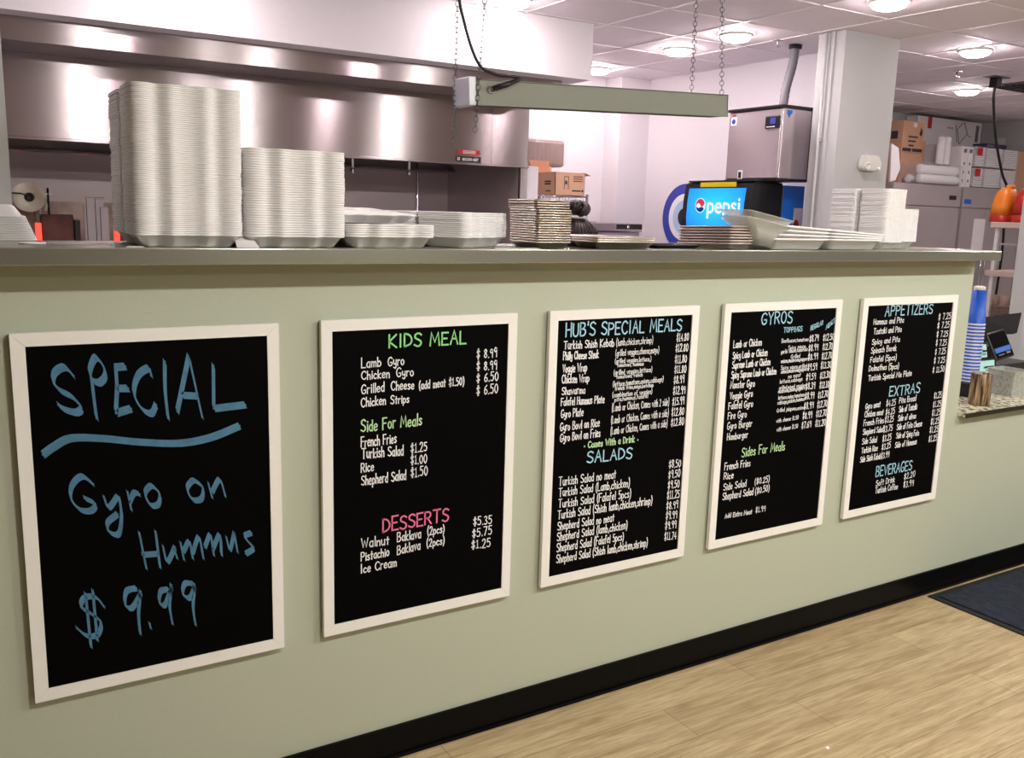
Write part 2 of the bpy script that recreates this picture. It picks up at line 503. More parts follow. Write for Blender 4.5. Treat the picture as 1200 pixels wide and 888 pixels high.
TEXT = [
    (1, 'heading', 'green', 10, 'KIDS MEAL', 0.2006, -0.0838, 0.4464, -0.0841, 0.0373),
    (1, 'item', 'white', 20, 'Lamb', 0.1172, -0.1374, 0.175, -0.1367, 0.0261),
    (1, 'item', 'white', 20, 'Gyro', 0.1973, -0.136, 0.2461, -0.1363, 0.0254),
    (1, 'item', 'white', 20, 'Chicken', 0.1171, -0.1701, 0.201, -0.1706, 0.024),
    (1, 'item', 'white', 20, 'Gyro', 0.2236, -0.1699, 0.2761, -0.1708, 0.0245),
    (1, 'item', 'white', 20, 'Grilled', 0.117, -0.2107, 0.1851, -0.2095, 0.0253),
    (1, 'item', 'white', 20, 'Cheese', 0.2071, -0.2079, 0.2783, -0.2089, 0.0246),
    (1, 'item', 'white', 20, '(add meat $1.50)', 0.2955, -0.2108, 0.4426, -0.2093, 0.0228),
    (1, 'item', 'white', 20, 'Chicken', 0.1158, -0.2492, 0.1894, -0.2473, 0.0248),
    (1, 'item', 'white', 20, 'Strips', 0.2061, -0.2471, 0.2628, -0.2474, 0.0236),
    (1, 'price', 'white', 30, '$ 8.99', 0.4848, -0.132, 0.5549, -0.1315, 0.0263),
    (1, 'price', 'white', 30, '$ 8.99', 0.4856, -0.1684, 0.556, -0.1695, 0.0264),
    (1, 'price', 'white', 30, '$ 6.50', 0.4859, -0.206, 0.5611, -0.2044, 0.0265),
    (1, 'price', 'white', 30, '$ 6.50', 0.4868, -0.2439, 0.5609, -0.2439, 0.0267),
    (1, 'subheading', 'mint', 40, 'Side For Meals', 0.1157, -0.3204, 0.3041, -0.3189, 0.0323),
    (1, 'item', 'white', 50, 'French Fries', 0.1156, -0.3652, 0.2235, -0.3641, 0.028),
    (1, 'item', 'white', 50, 'Turkish Salad', 0.1179, -0.3987, 0.2456, -0.4029, 0.0282),
    (1, 'item', 'white', 50, 'Rice', 0.1155, -0.4386, 0.1531, -0.4388, 0.0255),
    (1, 'item', 'white', 50, 'Shepherd Salad', 0.1166, -0.4775, 0.2548, -0.4786, 0.0285),
    (1, 'price', 'white', 60, '$1.25', 0.2702, -0.3994, 0.322, -0.3995, 0.0261),
    (1, 'price', 'white', 60, '$1.00', 0.2705, -0.435, 0.3225, -0.4354, 0.0263),
    (1, 'price', 'white', 60, '$1.50', 0.2709, -0.4742, 0.3249, -0.4736, 0.0264),
    (1, 'heading', 'pink', 70, 'DESSERTS', 0.1832, -0.6298, 0.3976, -0.6266, 0.0403),
    (1, 'item', 'white', 80, 'Walnut', 0.116, -0.6654, 0.2019, -0.669, 0.0267),
    (1, 'item', 'white', 80, 'Baklava', 0.2288, -0.6668, 0.3052, -0.6661, 0.0273),
    (1, 'item', 'white', 80, '(2pcs)', 0.3283, -0.6618, 0.3838, -0.6629, 0.0243),
    (1, 'item', 'white', 80, 'Pistachio', 0.1148, -0.7059, 0.202, -0.7048, 0.0268),
    (1, 'item', 'white', 80, 'Baklava', 0.2291, -0.7068, 0.3032, -0.7027, 0.0274),
    (1, 'item', 'white', 80, '(2pcs)', 0.3263, -0.6997, 0.3844, -0.6993, 0.0244),
    (1, 'item', 'white', 80, 'Ice Cream', 0.1136, -0.7433, 0.2257, -0.7417, 0.0258),
    (1, 'price', 'white', 90, '$5.35', 0.4853, -0.657, 0.5509, -0.6603, 0.0268),
    (1, 'price', 'white', 90, '$5.75', 0.4823, -0.6952, 0.5519, -0.6966, 0.0269),
    (1, 'price', 'white', 90, '$1.25', 0.4806, -0.7326, 0.5477, -0.7371, 0.027),
    (2, 'heading', 'blue', 100, "HUB'S SPECIAL MEALS", 0.0642, -0.0837, 0.5466, -0.084, 0.0398),
    (2, 'item', 'white', 110, 'Turkish Shish Kebab', 0.0587, -0.1233, 0.2574, -0.1243, 0.025),
    (2, 'item', 'white', 110, 'Philly Cheese Steak', 0.0576, -0.1578, 0.1958, -0.1592, 0.0246),
    (2, 'item', 'white', 110, 'Veggie Wrap', 0.0575, -0.1991, 0.1514, -0.1998, 0.0253),
    (2, 'item', 'white', 110, 'Chicken Wrap', 0.0558, -0.2338, 0.1623, -0.236, 0.0254),
    (2, 'item', 'white', 110, 'Shawarma', 0.0575, -0.2712, 0.1476, -0.2727, 0.0238),
    (2, 'item', 'white', 110, 'Falafel Hummus Plate', 0.0558, -0.3061, 0.2285, -0.3118, 0.025),
    (2, 'item', 'white', 110, 'Gyro Plate', 0.0577, -0.3473, 0.1446, -0.3474, 0.0252),
    (2, 'item', 'white', 110, 'Gyro Bowl on Rice', 0.0562, -0.3901, 0.213, -0.3896, 0.0265),
    (2, 'item', 'white', 110, 'Gyro Bowl on Fries', 0.0579, -0.4265, 0.2178, -0.425, 0.0266),
    (2, 'description', 'white', 120, '(lamb,chicken,shrimp)', 0.268, -0.1231, 0.4224, -0.1217, 0.0219),
    (2, 'description', 'white', 120, '(grilled veggies,cheese,mayo)', 0.2666, -0.1576, 0.4515, -0.1564, 0.0208),
    (2, 'description', 'white', 120, '(grilled veggies,lettuce,)', 0.2659, -0.1819, 0.4193, -0.1831, 0.0151),
    (2, 'description', 'white', 120, 'tomatoes, hummus', 0.276, -0.1941, 0.3878, -0.196, 0.0117),
    (2, 'description', 'white', 120, '(grilled veggies,lettuce)', 0.2632, -0.2212, 0.4258, -0.2205, 0.0163),
    (2, 'description', 'white', 120, 'tomatoes, ranch', 0.2748, -0.2337, 0.3852, -0.2332, 0.0117),
    (2, 'description', 'white', 120, '(lettuce,tomatoes,onions,cabbage)', 0.262, -0.2596, 0.4784, -0.2578, 0.0164),
    (2, 'description', 'white', 120, 'french fries,mayo,ketchup', 0.2715, -0.2732, 0.4356, -0.2728, 0.0129),
    (2, 'description', 'white', 120, '(combination of veggies)', 0.262, -0.2959, 0.4313, -0.2965, 0.0153),
    (2, 'description', 'white', 120, 'pita,hummus,falafel', 0.2723, -0.3109, 0.4139, -0.3096, 0.013),
    (2, 'description', 'white', 120, '(Lamb or Chicken, Comes with 2 side)', 0.2634, -0.3431, 0.5107, -0.3446, 0.0249),
    (2, 'description', 'white', 120, '(Lamb or Chicken, Comes with a side)', 0.2623, -0.3856, 0.5114, -0.3841, 0.025),
    (2, 'description', 'white', 120, '(Lamb or Chicken, Comes with a side)', 0.2624, -0.4231, 0.5088, -0.4209, 0.0251),
    (2, 'subheading', 'mint', 130, '* Comes With a Drink *', 0.1545, -0.4587, 0.3819, -0.46, 0.0213),
    (2, 'price', 'white', 140, '$14.80', 0.5284, -0.1204, 0.5828, -0.12, 0.0253),
    (2, 'price', 'white', 140, '$12.80', 0.5266, -0.157, 0.5828, -0.1577, 0.0254),
    (2, 'price', 'white', 140, '$11.80', 0.5266, -0.1969, 0.5797, -0.1978, 0.0255),
    (2, 'price', 'white', 140, '$11.80', 0.5271, -0.2321, 0.5803, -0.2333, 0.0256),
    (2, 'price', 'white', 140, '$8.99', 0.5268, -0.2687, 0.5744, -0.2691, 0.0258),
    (2, 'price', 'white', 140, '$12.99', 0.5267, -0.3066, 0.5825, -0.3086, 0.0259),
    (2, 'price', 'white', 140, '$15.99', 0.5265, -0.3454, 0.5808, -0.3463, 0.026),
    (2, 'price', 'white', 140, '$12.80', 0.5256, -0.3842, 0.5823, -0.3845, 0.0261),
    (2, 'price', 'white', 140, '$12.80', 0.5261, -0.4202, 0.5845, -0.421, 0.0263),
    (2, 'heading', 'blue', 150, 'SALADS', 0.1699, -0.5101, 0.3577, -0.5158, 0.0369),
    (2, 'item', 'white', 160, 'Turkish Salad no meat', 0.0592, -0.5743, 0.2923, -0.5779, 0.0271),
    (2, 'item', 'white', 160, 'Turkish Salad (Lamb,chicken)', 0.0609, -0.611, 0.3545, -0.6169, 0.0273),
    (2, 'item', 'white', 160, 'Turkish Salad (Falafel 5pcs)', 0.0612, -0.6495, 0.3624, -0.6559, 0.0274),
    (2, 'item', 'white', 160, 'Turkish Salad (Shish lamb,chicken,shrimp)', 0.0602, -0.688, 0.4599, -0.6945, 0.0275),
    (2, 'item', 'white', 160, 'Shepherd Salad no meat', 0.0613, -0.7269, 0.2942, -0.732, 0.0277),
    (2, 'item', 'white', 160, 'Shepherd Salad (lamb,chicken)', 0.0609, -0.764, 0.3537, -0.7684, 0.0278),
    (2, 'item', 'white', 160, 'Shepherd Salad (Falafel 5pcs)', 0.0612, -0.802, 0.3403, -0.8084, 0.0279),
    (2, 'item', 'white', 160, 'Shepherd Salad (Shish lamb,chicken,shrimp)', 0.0616, -0.8414, 0.4497, -0.8482, 0.0281),
    (2, 'price', 'white', 170, '$8.50', 0.5284, -0.5727, 0.5833, -0.5745, 0.0268),
    (2, 'price', 'white', 170, '$9.50', 0.5289, -0.6108, 0.583, -0.6115, 0.0269),
    (2, 'price', 'white', 170, '$9.50', 0.5295, -0.6491, 0.5829, -0.65, 0.027),
    (2, 'price', 'white', 170, '$11.25', 0.5284, -0.6873, 0.586, -0.6891, 0.0272),
    (2, 'price', 'white', 170, '$8.99', 0.5282, -0.7257, 0.5826, -0.7274, 0.0273),
    (2, 'price', 'white', 170, '$9.99', 0.5286, -0.7632, 0.5815, -0.765, 0.0274),
    (2, 'price', 'white', 170, '$9.99', 0.5282, -0.8, 0.5804, -0.802, 0.0275),
    (2, 'price', 'white', 170, '$11.74', 0.528, -0.8396, 0.5837, -0.8438, 0.0277),
    (3, 'heading', 'blue', 180, 'GYROS', 0.1891, -0.0798, 0.3495, -0.0804, 0.042),
    (3, 'column_heading', 'blue', 190, 'TOPPINGS', 0.31, -0.1158, 0.4098, -0.1144, 0.0186),
    (3, 'column_heading', 'blue', 190, 'REGULAR', 0.4566, -0.1141, 0.5231, -0.093, 0.0166),
    (3, 'column_heading', 'blue', 190, 'MEALS', 0.5434, -0.1142, 0.5894, -0.0872, 0.0169),
    (3, 'item', 'white', 200, 'Lamb or Chicken', 0.0565, -0.1604, 0.1976, -0.1576, 0.0247),
    (3, 'item', 'white', 200, 'Spicy Lamb or Chicken', 0.0566, -0.2003, 0.2316, -0.198, 0.0248),
    (3, 'item', 'white', 200, 'Supreme Lamb or Chicken', 0.0578, -0.2359, 0.2509, -0.2339, 0.025),
    (3, 'item', 'white', 200, 'Spicy Supreme Lamb or Chicken', 0.0576, -0.2726, 0.2869, -0.2713, 0.0251),
    (3, 'item', 'white', 200, 'Monster Gyro', 0.0559, -0.3094, 0.1783, -0.3102, 0.0252),
    (3, 'item', 'white', 200, 'Veggie Gyro', 0.0576, -0.3506, 0.1719, -0.3474, 0.0253),
    (3, 'item', 'white', 200, 'Falafel Gyro', 0.0542, -0.3864, 0.1769, -0.3875, 0.0254),
    (3, 'item', 'white', 200, 'Fire Gyro', 0.0547, -0.4238, 0.1482, -0.424, 0.0255),
    (3, 'description', 'white', 210, 'Beefbacon,tomatoes', 0.3037, -0.1538, 0.4488, -0.154, 0.014),
    (3, 'description', 'white', 210, 'Spicy sauce,', 0.3425, -0.1821, 0.4392, -0.1796, 0.0141),
    (3, 'description', 'white', 210, 'garlic sauce,tomatoes', 0.3052, -0.1947, 0.4493, -0.1921, 0.0141),
    (3, 'description', 'white', 210, 'Grilled', 0.3609, -0.2172, 0.4095, -0.2154, 0.0142),
    (3, 'description', 'white', 210, 'onions,mushroom,peppers', 0.3094, -0.2312, 0.4583, -0.229, 0.0142),
    (3, 'description', 'white', 210, 'Spicy sauce,grilled', 0.3116, -0.2571, 0.4532, -0.2569, 0.0142),
    (3, 'description', 'white', 210, 'onions,mushroom,peppers', 0.3141, -0.2714, 0.459, -0.2693, 0.0142),
    (3, 'description', 'white', 210, 'no meat', 0.3558, -0.2933, 0.423, -0.2896, 0.0144),
    (3, 'description', 'white', 210, 'lettuce,cabbage', 0.3119, -0.3096, 0.4337, -0.3072, 0.0143),
    (3, 'description', 'white', 210, 'grilled,mixed veggies', 0.3106, -0.3338, 0.4541, -0.3329, 0.0143),
    (3, 'description', 'white', 210, 'mushroom,onions,peppers', 0.3079, -0.3466, 0.4511, -0.3429, 0.0144),
    (3, 'description', 'white', 210, 'lettuce,onion,tomatoes', 0.3108, -0.3718, 0.4545, -0.3705, 0.0144),
    (3, 'description', 'white', 210, 'cabbage,pickles,hummus', 0.3088, -0.3907, 0.4565, -0.3864, 0.0144),
    (3, 'description', 'white', 210, 'Grilled jalapeno,onions', 0.3081, -0.4205, 0.4608, -0.421, 0.0145),
    (3, 'description', 'white', 210, 'with cheese $1.50', 0.3111, -0.4615, 0.4309, -0.4585, 0.0146),
    (3, 'price', 'white', 220, '$8.79', 0.4552, -0.1573, 0.5051, -0.1556, 0.0239),
    (3, 'price', 'white', 220, '$8.99', 0.4546, -0.1936, 0.5081, -0.1917, 0.024),
    (3, 'price', 'white', 220, '$8.99', 0.4557, -0.2295, 0.5111, -0.228, 0.0241),
    (3, 'price', 'white', 220, '$9.59', 0.459, -0.2693, 0.5111, -0.2685, 0.0242),
    (3, 'price', 'white', 220, '$9.59', 0.4552, -0.3076, 0.509, -0.306, 0.0243),
    (3, 'price', 'white', 220, '$8.39', 0.4564, -0.3439, 0.5103, -0.3432, 0.0244),
    (3, 'price', 'white', 220, '$8.99', 0.4579, -0.3835, 0.51, -0.3824, 0.0246),
    (3, 'price', 'white', 220, '$8.99', 0.4575, -0.4225, 0.5115, -0.4212, 0.0247),
    (3, 'price', 'white', 220, '$8.99', 0.4545, -0.4608, 0.5077, -0.4597, 0.0248),
    (3, 'price', 'white', 221, '$12.50', 0.5315, -0.1568, 0.5953, -0.1563, 0.0241),
    (3, 'price', 'white', 221, '$12.70', 0.5337, -0.1931, 0.5895, -0.1925, 0.0243),
    (3, 'price', 'white', 221, '$12.70', 0.5341, -0.2294, 0.5918, -0.2291, 0.0244),
    (3, 'price', 'white', 221, '$13.30', 0.5329, -0.2669, 0.5923, -0.2659, 0.0245),
    (3, 'price', 'white', 221, '$13.30', 0.5337, -0.3065, 0.5914, -0.3057, 0.0246),
    (3, 'price', 'white', 221, '$12.10', 0.5361, -0.3452, 0.5903, -0.3445, 0.0247),
    (3, 'price', 'white', 221, '$12.70', 0.5323, -0.3842, 0.5901, -0.3828, 0.0248),
    (3, 'price', 'white', 221, '$12.70', 0.533, -0.4231, 0.59, -0.4219, 0.0249),
    (3, 'price', 'white', 221, '$12.70', 0.5316, -0.4601, 0.5914, -0.4594, 0.025),
    (3, 'item', 'white', 230, 'Gyro Burger', 0.0554, -0.4623, 0.1801, -0.4626, 0.0257),
    (3, 'item', 'white', 230, 'Hamburger', 0.0585, -0.5021, 0.1628, -0.5033, 0.0235),
    (3, 'description', 'white', 240, 'with cheese $1.50', 0.3168, -0.4967, 0.4317, -0.4932, 0.0159),
    (3, 'price', 'white', 250, '$7.69', 0.4532, -0.499, 0.5072, -0.4977, 0.0249),
    (3, 'price', 'white', 251, '$11.20', 0.5321, -0.4989, 0.5904, -0.4991, 0.0252),
    (3, 'subheading', 'mint', 260, 'Sides For Meals', 0.14, -0.5759, 0.3678, -0.574, 0.0335),
    (3, 'item', 'white', 270, 'French Fries', 0.0563, -0.6164, 0.1874, -0.6162, 0.0262),
    (3, 'item', 'white', 270, 'Rice', 0.0566, -0.6519, 0.1036, -0.6533, 0.0239),
    (3, 'item', 'white', 270, 'Side Salad', 0.0584, -0.6947, 0.1745, -0.6939, 0.0252),
    (3, 'item', 'white', 270, 'Shepherd Salad', 0.058, -0.7315, 0.2151, -0.7335, 0.0265),
    (3, 'item', 'white', 270, 'Add Extra Meat', 0.0767, -0.805, 0.2173, -0.8085, 0.0171),
    (3, 'price', 'white', 280, '($0.25)', 0.2207, -0.6941, 0.2972, -0.6922, 0.0234),
    (3, 'price', 'white', 280, '($0.50)', 0.2273, -0.7328, 0.3014, -0.7297, 0.0235),
    (3, 'price', 'white', 280, '$1.99', 0.2369, -0.8078, 0.2892, -0.8083, 0.0213),
    (4, 'heading', 'blue', 290, 'APPETIZERS', 0.1438, -0.0752, 0.4538, -0.0745, 0.0407),
    (4, 'item', 'white', 300, 'Hummus and Pita', 0.0773, -0.1077, 0.2673, -0.1063, 0.0219),
    (4, 'item', 'white', 300, 'Tzatziki and Pita', 0.0833, -0.1462, 0.2587, -0.144, 0.022),
    (4, 'item', 'white', 300, 'Spicy and Pita', 0.0799, -0.1899, 0.2541, -0.1854, 0.0221),
    (4, 'item', 'white', 300, 'Spinach Borek', 0.0794, -0.2251, 0.2381, -0.2217, 0.0222),
    (4, 'item', 'white', 300, 'Falafel (5pcs)', 0.0802, -0.2628, 0.2447, -0.2616, 0.0223),
    (4, 'item', 'white', 300, 'Dolmathes (5pcs)', 0.0771, -0.298, 0.2667, -0.2993, 0.0224),
    (4, 'item', 'white', 300, 'Turkish Special Mix Plate', 0.079, -0.3382, 0.3579, -0.3359, 0.0225),
    (4, 'price', 'white', 310, '$ 7.25', 0.5022, -0.1049, 0.5858, -0.101, 0.0244),
    (4, 'price', 'white', 310, '$ 7.25', 0.5014, -0.1413, 0.5834, -0.1389, 0.0245),
    (4, 'price', 'white', 310, '$ 7.25', 0.5027, -0.1791, 0.5812, -0.1781, 0.0246),
    (4, 'price', 'white', 310, '$ 7.25', 0.5038, -0.2164, 0.5789, -0.2167, 0.0247),
    (4, 'price', 'white', 310, '$ 7.25', 0.5052, -0.255, 0.5783, -0.2545, 0.0248),
    (4, 'price', 'white', 310, '$ 7.25', 0.5046, -0.2931, 0.5807, -0.2931, 0.0249),
    (4, 'price', 'white', 310, '$ 11.50', 0.5027, -0.3341, 0.5842, -0.3325, 0.025),
    (4, 'heading', 'blue', 320, 'EXTRAS', 0.2248, -0.415, 0.4262, -0.4132, 0.0409),
    (4, 'heading', 'blue', 320, 'BEVERAGES', 0.1906, -0.7581, 0.4309, -0.7575, 0.0424),
    (4, 'item', 'white', 330, 'Gyro meat', 0.0793, -0.4568, 0.1722, -0.4534, 0.0232),
    (4, 'item', 'white', 330, 'Chicken meat', 0.079, -0.4906, 0.1974, -0.4895, 0.0233),
    (4, 'item', 'white', 330, 'French Fries', 0.0781, -0.527, 0.205, -0.526, 0.0234),
    (4, 'item', 'white', 330, 'Shepherd Salad', 0.0792, -0.5649, 0.2081, -0.5635, 0.0235),
    (4, 'item', 'white', 330, 'Side Salad', 0.0806, -0.6049, 0.1725, -0.6045, 0.0237),
    (4, 'item', 'white', 330, 'Turkish Rice', 0.0819, -0.6437, 0.1831, -0.643, 0.0238),
    (4, 'item', 'white', 330, 'Side Shish Kebab', 0.0802, -0.6818, 0.2107, -0.6813, 0.0239),
    (4, 'item', 'white', 331, 'Pita Bread', 0.296, -0.45, 0.4075, -0.4482, 0.0239),
    (4, 'item', 'white', 331, 'Side of Tzatziki', 0.3006, -0.4897, 0.4201, -0.4866, 0.024),
    (4, 'item', 'white', 331, 'Side of olives', 0.3002, -0.5278, 0.4211, -0.5267, 0.0242),
    (4, 'item', 'white', 331, 'Side of Feta Cheese', 0.2988, -0.5659, 0.4689, -0.5659, 0.0243),
    (4, 'item', 'white', 331, 'Side of Spicy Feta', 0.3011, -0.604, 0.4548, -0.6056, 0.0244),
    (4, 'item', 'white', 331, 'Side of Hummus', 0.3001, -0.6449, 0.4454, -0.6439, 0.0245),
    (4, 'item', 'white', 332, 'Soft Drink', 0.1981, -0.8002, 0.3213, -0.7983, 0.0246),
    (4, 'item', 'white', 332, 'Turkish Coffee', 0.1984, -0.8327, 0.3475, -0.8329, 0.0247),
    (4, 'price', 'white', 340, '$4.25', 0.2109, -0.4568, 0.2711, -0.4553, 0.0249),
    (4, 'price', 'white', 340, '$4.25', 0.2131, -0.494, 0.2714, -0.4926, 0.025),
    (4, 'price', 'white', 340, '$3.25', 0.2126, -0.5267, 0.2692, -0.5254, 0.0251),
    (4, 'price', 'white', 340, '$3.75', 0.2098, -0.568, 0.2679, -0.5646, 0.0252),
    (4, 'price', 'white', 340, '$3.25', 0.2103, -0.6073, 0.2668, -0.6053, 0.0254),
    (4, 'price', 'white', 340, '$3.25', 0.2112, -0.6431, 0.2679, -0.6413, 0.0255),
    (4, 'price', 'white', 340, '$3.99', 0.2127, -0.6821, 0.2655, -0.6802, 0.0256),
    (4, 'price', 'white', 341, '$1.25', 0.5333, -0.4498, 0.5855, -0.449, 0.026),
    (4, 'price', 'white', 341, '$1.25', 0.5331, -0.4883, 0.5885, -0.4874, 0.0261),
    (4, 'price', 'white', 341, '$1.25', 0.5329, -0.527, 0.5914, -0.5259, 0.0262),
    (4, 'price', 'white', 341, '$1.25', 0.5317, -0.5656, 0.5903, -0.5649, 0.0263),
    (4, 'price', 'white', 341, '$1.25', 0.5302, -0.6024, 0.59, -0.6027, 0.0264),
    (4, 'price', 'white', 341, '$1.25', 0.5304, -0.6435, 0.589, -0.6426, 0.0265),
    (4, 'price', 'white', 342, '$2.20', 0.3855, -0.7952, 0.4597, -0.7905, 0.0265),
    (4, 'price', 'white', 342, '$3.99', 0.3868, -0.8324, 0.457, -0.8335, 0.0266),
]
BRUSH = [
    (1, [(0.1283, -0.1063), (0.111, -0.0844), (0.09, -0.0945), (0.0847, -0.117), (0.0977, -0.1388), (0.1235, -0.1571), (0.1408, -0.1844), (0.1298, -0.1951), (0.1054, -0.1859), (0.0918, -0.1731)]),
    (1, [(0.1732, -0.2134), (0.17, -0.1657), (0.1673, -0.1184), (0.1643, -0.0948), (0.1784, -0.0654), (0.1943, -0.0874), (0.1974, -0.1111), (0.1839, -0.1266), (0.1693, -0.1209)]),
    (0, [(0.2437, -0.0906), (0.222, -0.0915), (0.2227, -0.1414), (0.2167, -0.2055), (0.2522, -0.1966)]),
    (0, [(0.2217, -0.1437), (0.2478, -0.1457)]),
    (1, [(0.3023, -0.1184), (0.2964, -0.0988), (0.2711, -0.1163), (0.2605, -0.1587), (0.2765, -0.1988), (0.2984, -0.213), (0.3106, -0.192)]),
    (1, [(0.3352, -0.0843), (0.3334, -0.1547), (0.3375, -0.2289)]),
    (0, [(0.3603, -0.2137), (0.3932, -0.0732), (0.4209, -0.2343)]),
    (0, [(0.3734, -0.1727), (0.4108, -0.1782)]),
    (0, [(0.4528, -0.1015), (0.4504, -0.2143), (0.5317, -0.2112)]),
    (1, [(0.0525, -0.2905), (0.0759, -0.2744), (0.114, -0.2573), (0.1814, -0.2645), (0.2729, -0.2841), (0.3643, -0.2966), (0.4408, -0.2897), (0.5153, -0.2665)]),
    (1, [(0.1576, -0.3769), (0.1341, -0.3543), (0.1112, -0.3735), (0.107, -0.4063), (0.1249, -0.4369), (0.1493, -0.4434), (0.16, -0.428), (0.1362, -0.4093)]),
    (1, [(0.1793, -0.411), (0.1895, -0.4409), (0.211, -0.4155)]),
    (1, [(0.2149, -0.4189), (0.2177, -0.4682), (0.209, -0.5131), (0.1875, -0.5038), (0.1851, -0.4803), (0.2088, -0.4611)]),
    (0, [(0.2344, -0.4073), (0.2411, -0.4544)]),
    (1, [(0.2383, -0.4338), (0.2496, -0.4124), (0.2624, -0.417)]),
    (1, [(0.284, -0.4027), (0.2754, -0.4189), (0.2873, -0.4497), (0.3059, -0.4495), (0.3096, -0.4237), (0.2946, -0.4012), (0.284, -0.4027)]),
    (1, [(0.3891, -0.3993), (0.3774, -0.4184), (0.3901, -0.4499), (0.4123, -0.4501), (0.4161, -0.4207), (0.3973, -0.4003), (0.389, -0.4004)]),
    (0, [(0.4304, -0.4107), (0.4393, -0.451)]),
    (1, [(0.4397, -0.436), (0.4599, -0.4057), (0.4734, -0.4528)]),
    (0, [(0.2571, -0.5181), (0.2699, -0.6151)]),
    (0, [(0.2961, -0.5216), (0.303, -0.6183)]),
    (0, [(0.2619, -0.5779), (0.3007, -0.5819)]),
    (1, [(0.3122, -0.563), (0.3213, -0.6066), (0.3418, -0.5711)]),
    (0, [(0.3389, -0.5736), (0.3461, -0.6021)]),
    (0, [(0.3558, -0.5615), (0.3625, -0.6081)]),
    (1, [(0.3621, -0.5868), (0.3779, -0.5623), (0.3847, -0.6091)]),
    (1, [(0.3852, -0.5939), (0.4022, -0.5542), (0.4116, -0.6139)]),
    (1, [(0.4165, -0.5841), (0.4316, -0.5531), (0.4385, -0.6095)]),
    (1, [(0.4361, -0.5937), (0.4555, -0.557), (0.4585, -0.6131)]),
    (1, [(0.4725, -0.566), (0.4808, -0.6016), (0.4937, -0.5572)]),
    (0, [(0.4937, -0.5572), (0.5005, -0.6113)]),
    (1, [(0.5389, -0.5646), (0.521, -0.571), (0.5323, -0.5917), (0.5438, -0.6095), (0.5227, -0.6215)]),
    (1, [(0.1669, -0.6986), (0.148, -0.6681), (0.123, -0.6659), (0.1143, -0.6874), (0.1358, -0.7096), (0.1573, -0.738), (0.1481, -0.7687), (0.1228, -0.7659), (0.1016, -0.7403)]),
    (0, [(0.126, -0.6548), (0.1314, -0.7976)]),
    (0, [(0.1429, -0.6495), (0.1464, -0.7832)]),
    (1, [(0.2439, -0.6639), (0.2201, -0.668), (0.2159, -0.703), (0.2311, -0.7152), (0.2509, -0.6863), (0.254, -0.6749)]),
    (1, [(0.2522, -0.6805), (0.2462, -0.7336), (0.2476, -0.7886)]),
    (0, [(0.2716, -0.7665), (0.2738, -0.7793)]),
    (1, [(0.3212, -0.6824), (0.302, -0.6846), (0.2981, -0.7142), (0.3114, -0.7231), (0.3296, -0.678)]),
    (1, [(0.3287, -0.6717), (0.3223, -0.7254), (0.3274, -0.779)]),
    (1, [(0.3851, -0.6798), (0.3629, -0.6754), (0.3564, -0.7018), (0.3726, -0.7174), (0.3876, -0.6895)]),
    (1, [(0.3867, -0.6832), (0.3812, -0.7441), (0.3852, -0.795)]),
]
# ------------------------------------------------------------------ the setting
WALL_Y = 0.022
CEIL = 2.9
o = MB().box(-3, 11.6, -6, 5, -0.1, 0).build('floor', 'floor')
struct(o, 'light oak vinyl plank floor', 'floor')
o = MB().box(-2.9, 10.8, 0.15, 4.8, 0, 0.002).build('floor_kitchen', 'tile')  # unseen floor sheet added to bounce light onto ceiling and hood
struct(o, 'unseen kitchen floor, pale to bounce light upward', 'floor')
o = MB().box(-3, 11.6, -6, 5, CEIL, CEIL + 0.1).build('ceiling', 'ceiling')
struct(o, 'white suspended tile ceiling', 'ceiling')
b = MB()
k = -9
while 3.16 + .61 * k < 11.5:
    x = 3.16 + .61 * k
    b.box(x - .008, x + .008, -6, 5, CEIL - .005, CEIL)
    k += 1
k = -13
while 2.10 + .61 * k < 5:
    y = 2.10 + .61 * k
    b.box(-3, 11.6, y - .008, y + .008, CEIL - .0046, CEIL)
    k += 1
struct(b.build('trim_1', 'grid'), 'white metal grid between the ceiling tiles', 'ceiling grid')

o = MB().box(-2.9, 3.822, WALL_Y, 0.15, 0, 1.53).build('wall_counter', 'sage')
struct(o, 'sage green half wall under the steel counter', 'wall')
o = MB().box(3.822, 7.6, WALL_Y, 0.15, 0, 0.826).build('wall_register', 'sage')
struct(o, 'low sage green wall under the granite ledge', 'wall')
b = MB().box(-2.9, 7.6, 0.011, WALL_Y, 0, 0.106, 0.002)
b.box(-2.9, 7.6, 0.004, 0.011, 0, 0.012, 0.001)
struct(b.build('baseboard_front', 'base'), 'black vinyl baseboard along the half wall', 'baseboard')
o = MB().box(-2.9, 0.142, 0.35, 0.5, 0, CEIL).build('wall_left', 'grey_wall')
struct(o, 'grey wall end at the left of the pass-through', 'wall')
o = MB().box(-2.9, 5.26, 4.69, 4.8, 0, CEIL).build('wall_kitchen', 'white_wall')
struct(o, 'white back wall of the kitchen', 'wall')
o = MB().box(5.26, 5.62, 4.455, 4.8, 0, CEIL).build('wall_pillar', 'white_wall')
struct(o, 'white boxed pillar in the kitchen corner', 'wall')
o = MB().box(5.6, 5.75, 2.07, 4.8, 0, CEIL).build('wall_right', 'white_wall')
struct(o, 'white right wall of the kitchen behind the drink dispenser', 'wall')
b = MB().box(5.055, 5.60, 1.85, 2.07, 0, CEIL)
b.box(5.045, 5.055, 1.93, 1.955, 0, CEIL)
struct(b.build('wall_column', 'grey_wall'), 'square grey column beside the ice machine', 'column')
o = MB().box(5.75, 11.3, 4.5, 4.7, 0, CEIL).build('wall_storage', 'grey_wall')
struct(o, 'wall behind the tall refrigerators', 'wall')
o = MB().box(10.85, 11.0, -6, 4.6, 0, CEIL).build('wall_far', 'grey_wall')
struct(o, 'far right wall of the storage area', 'wall')
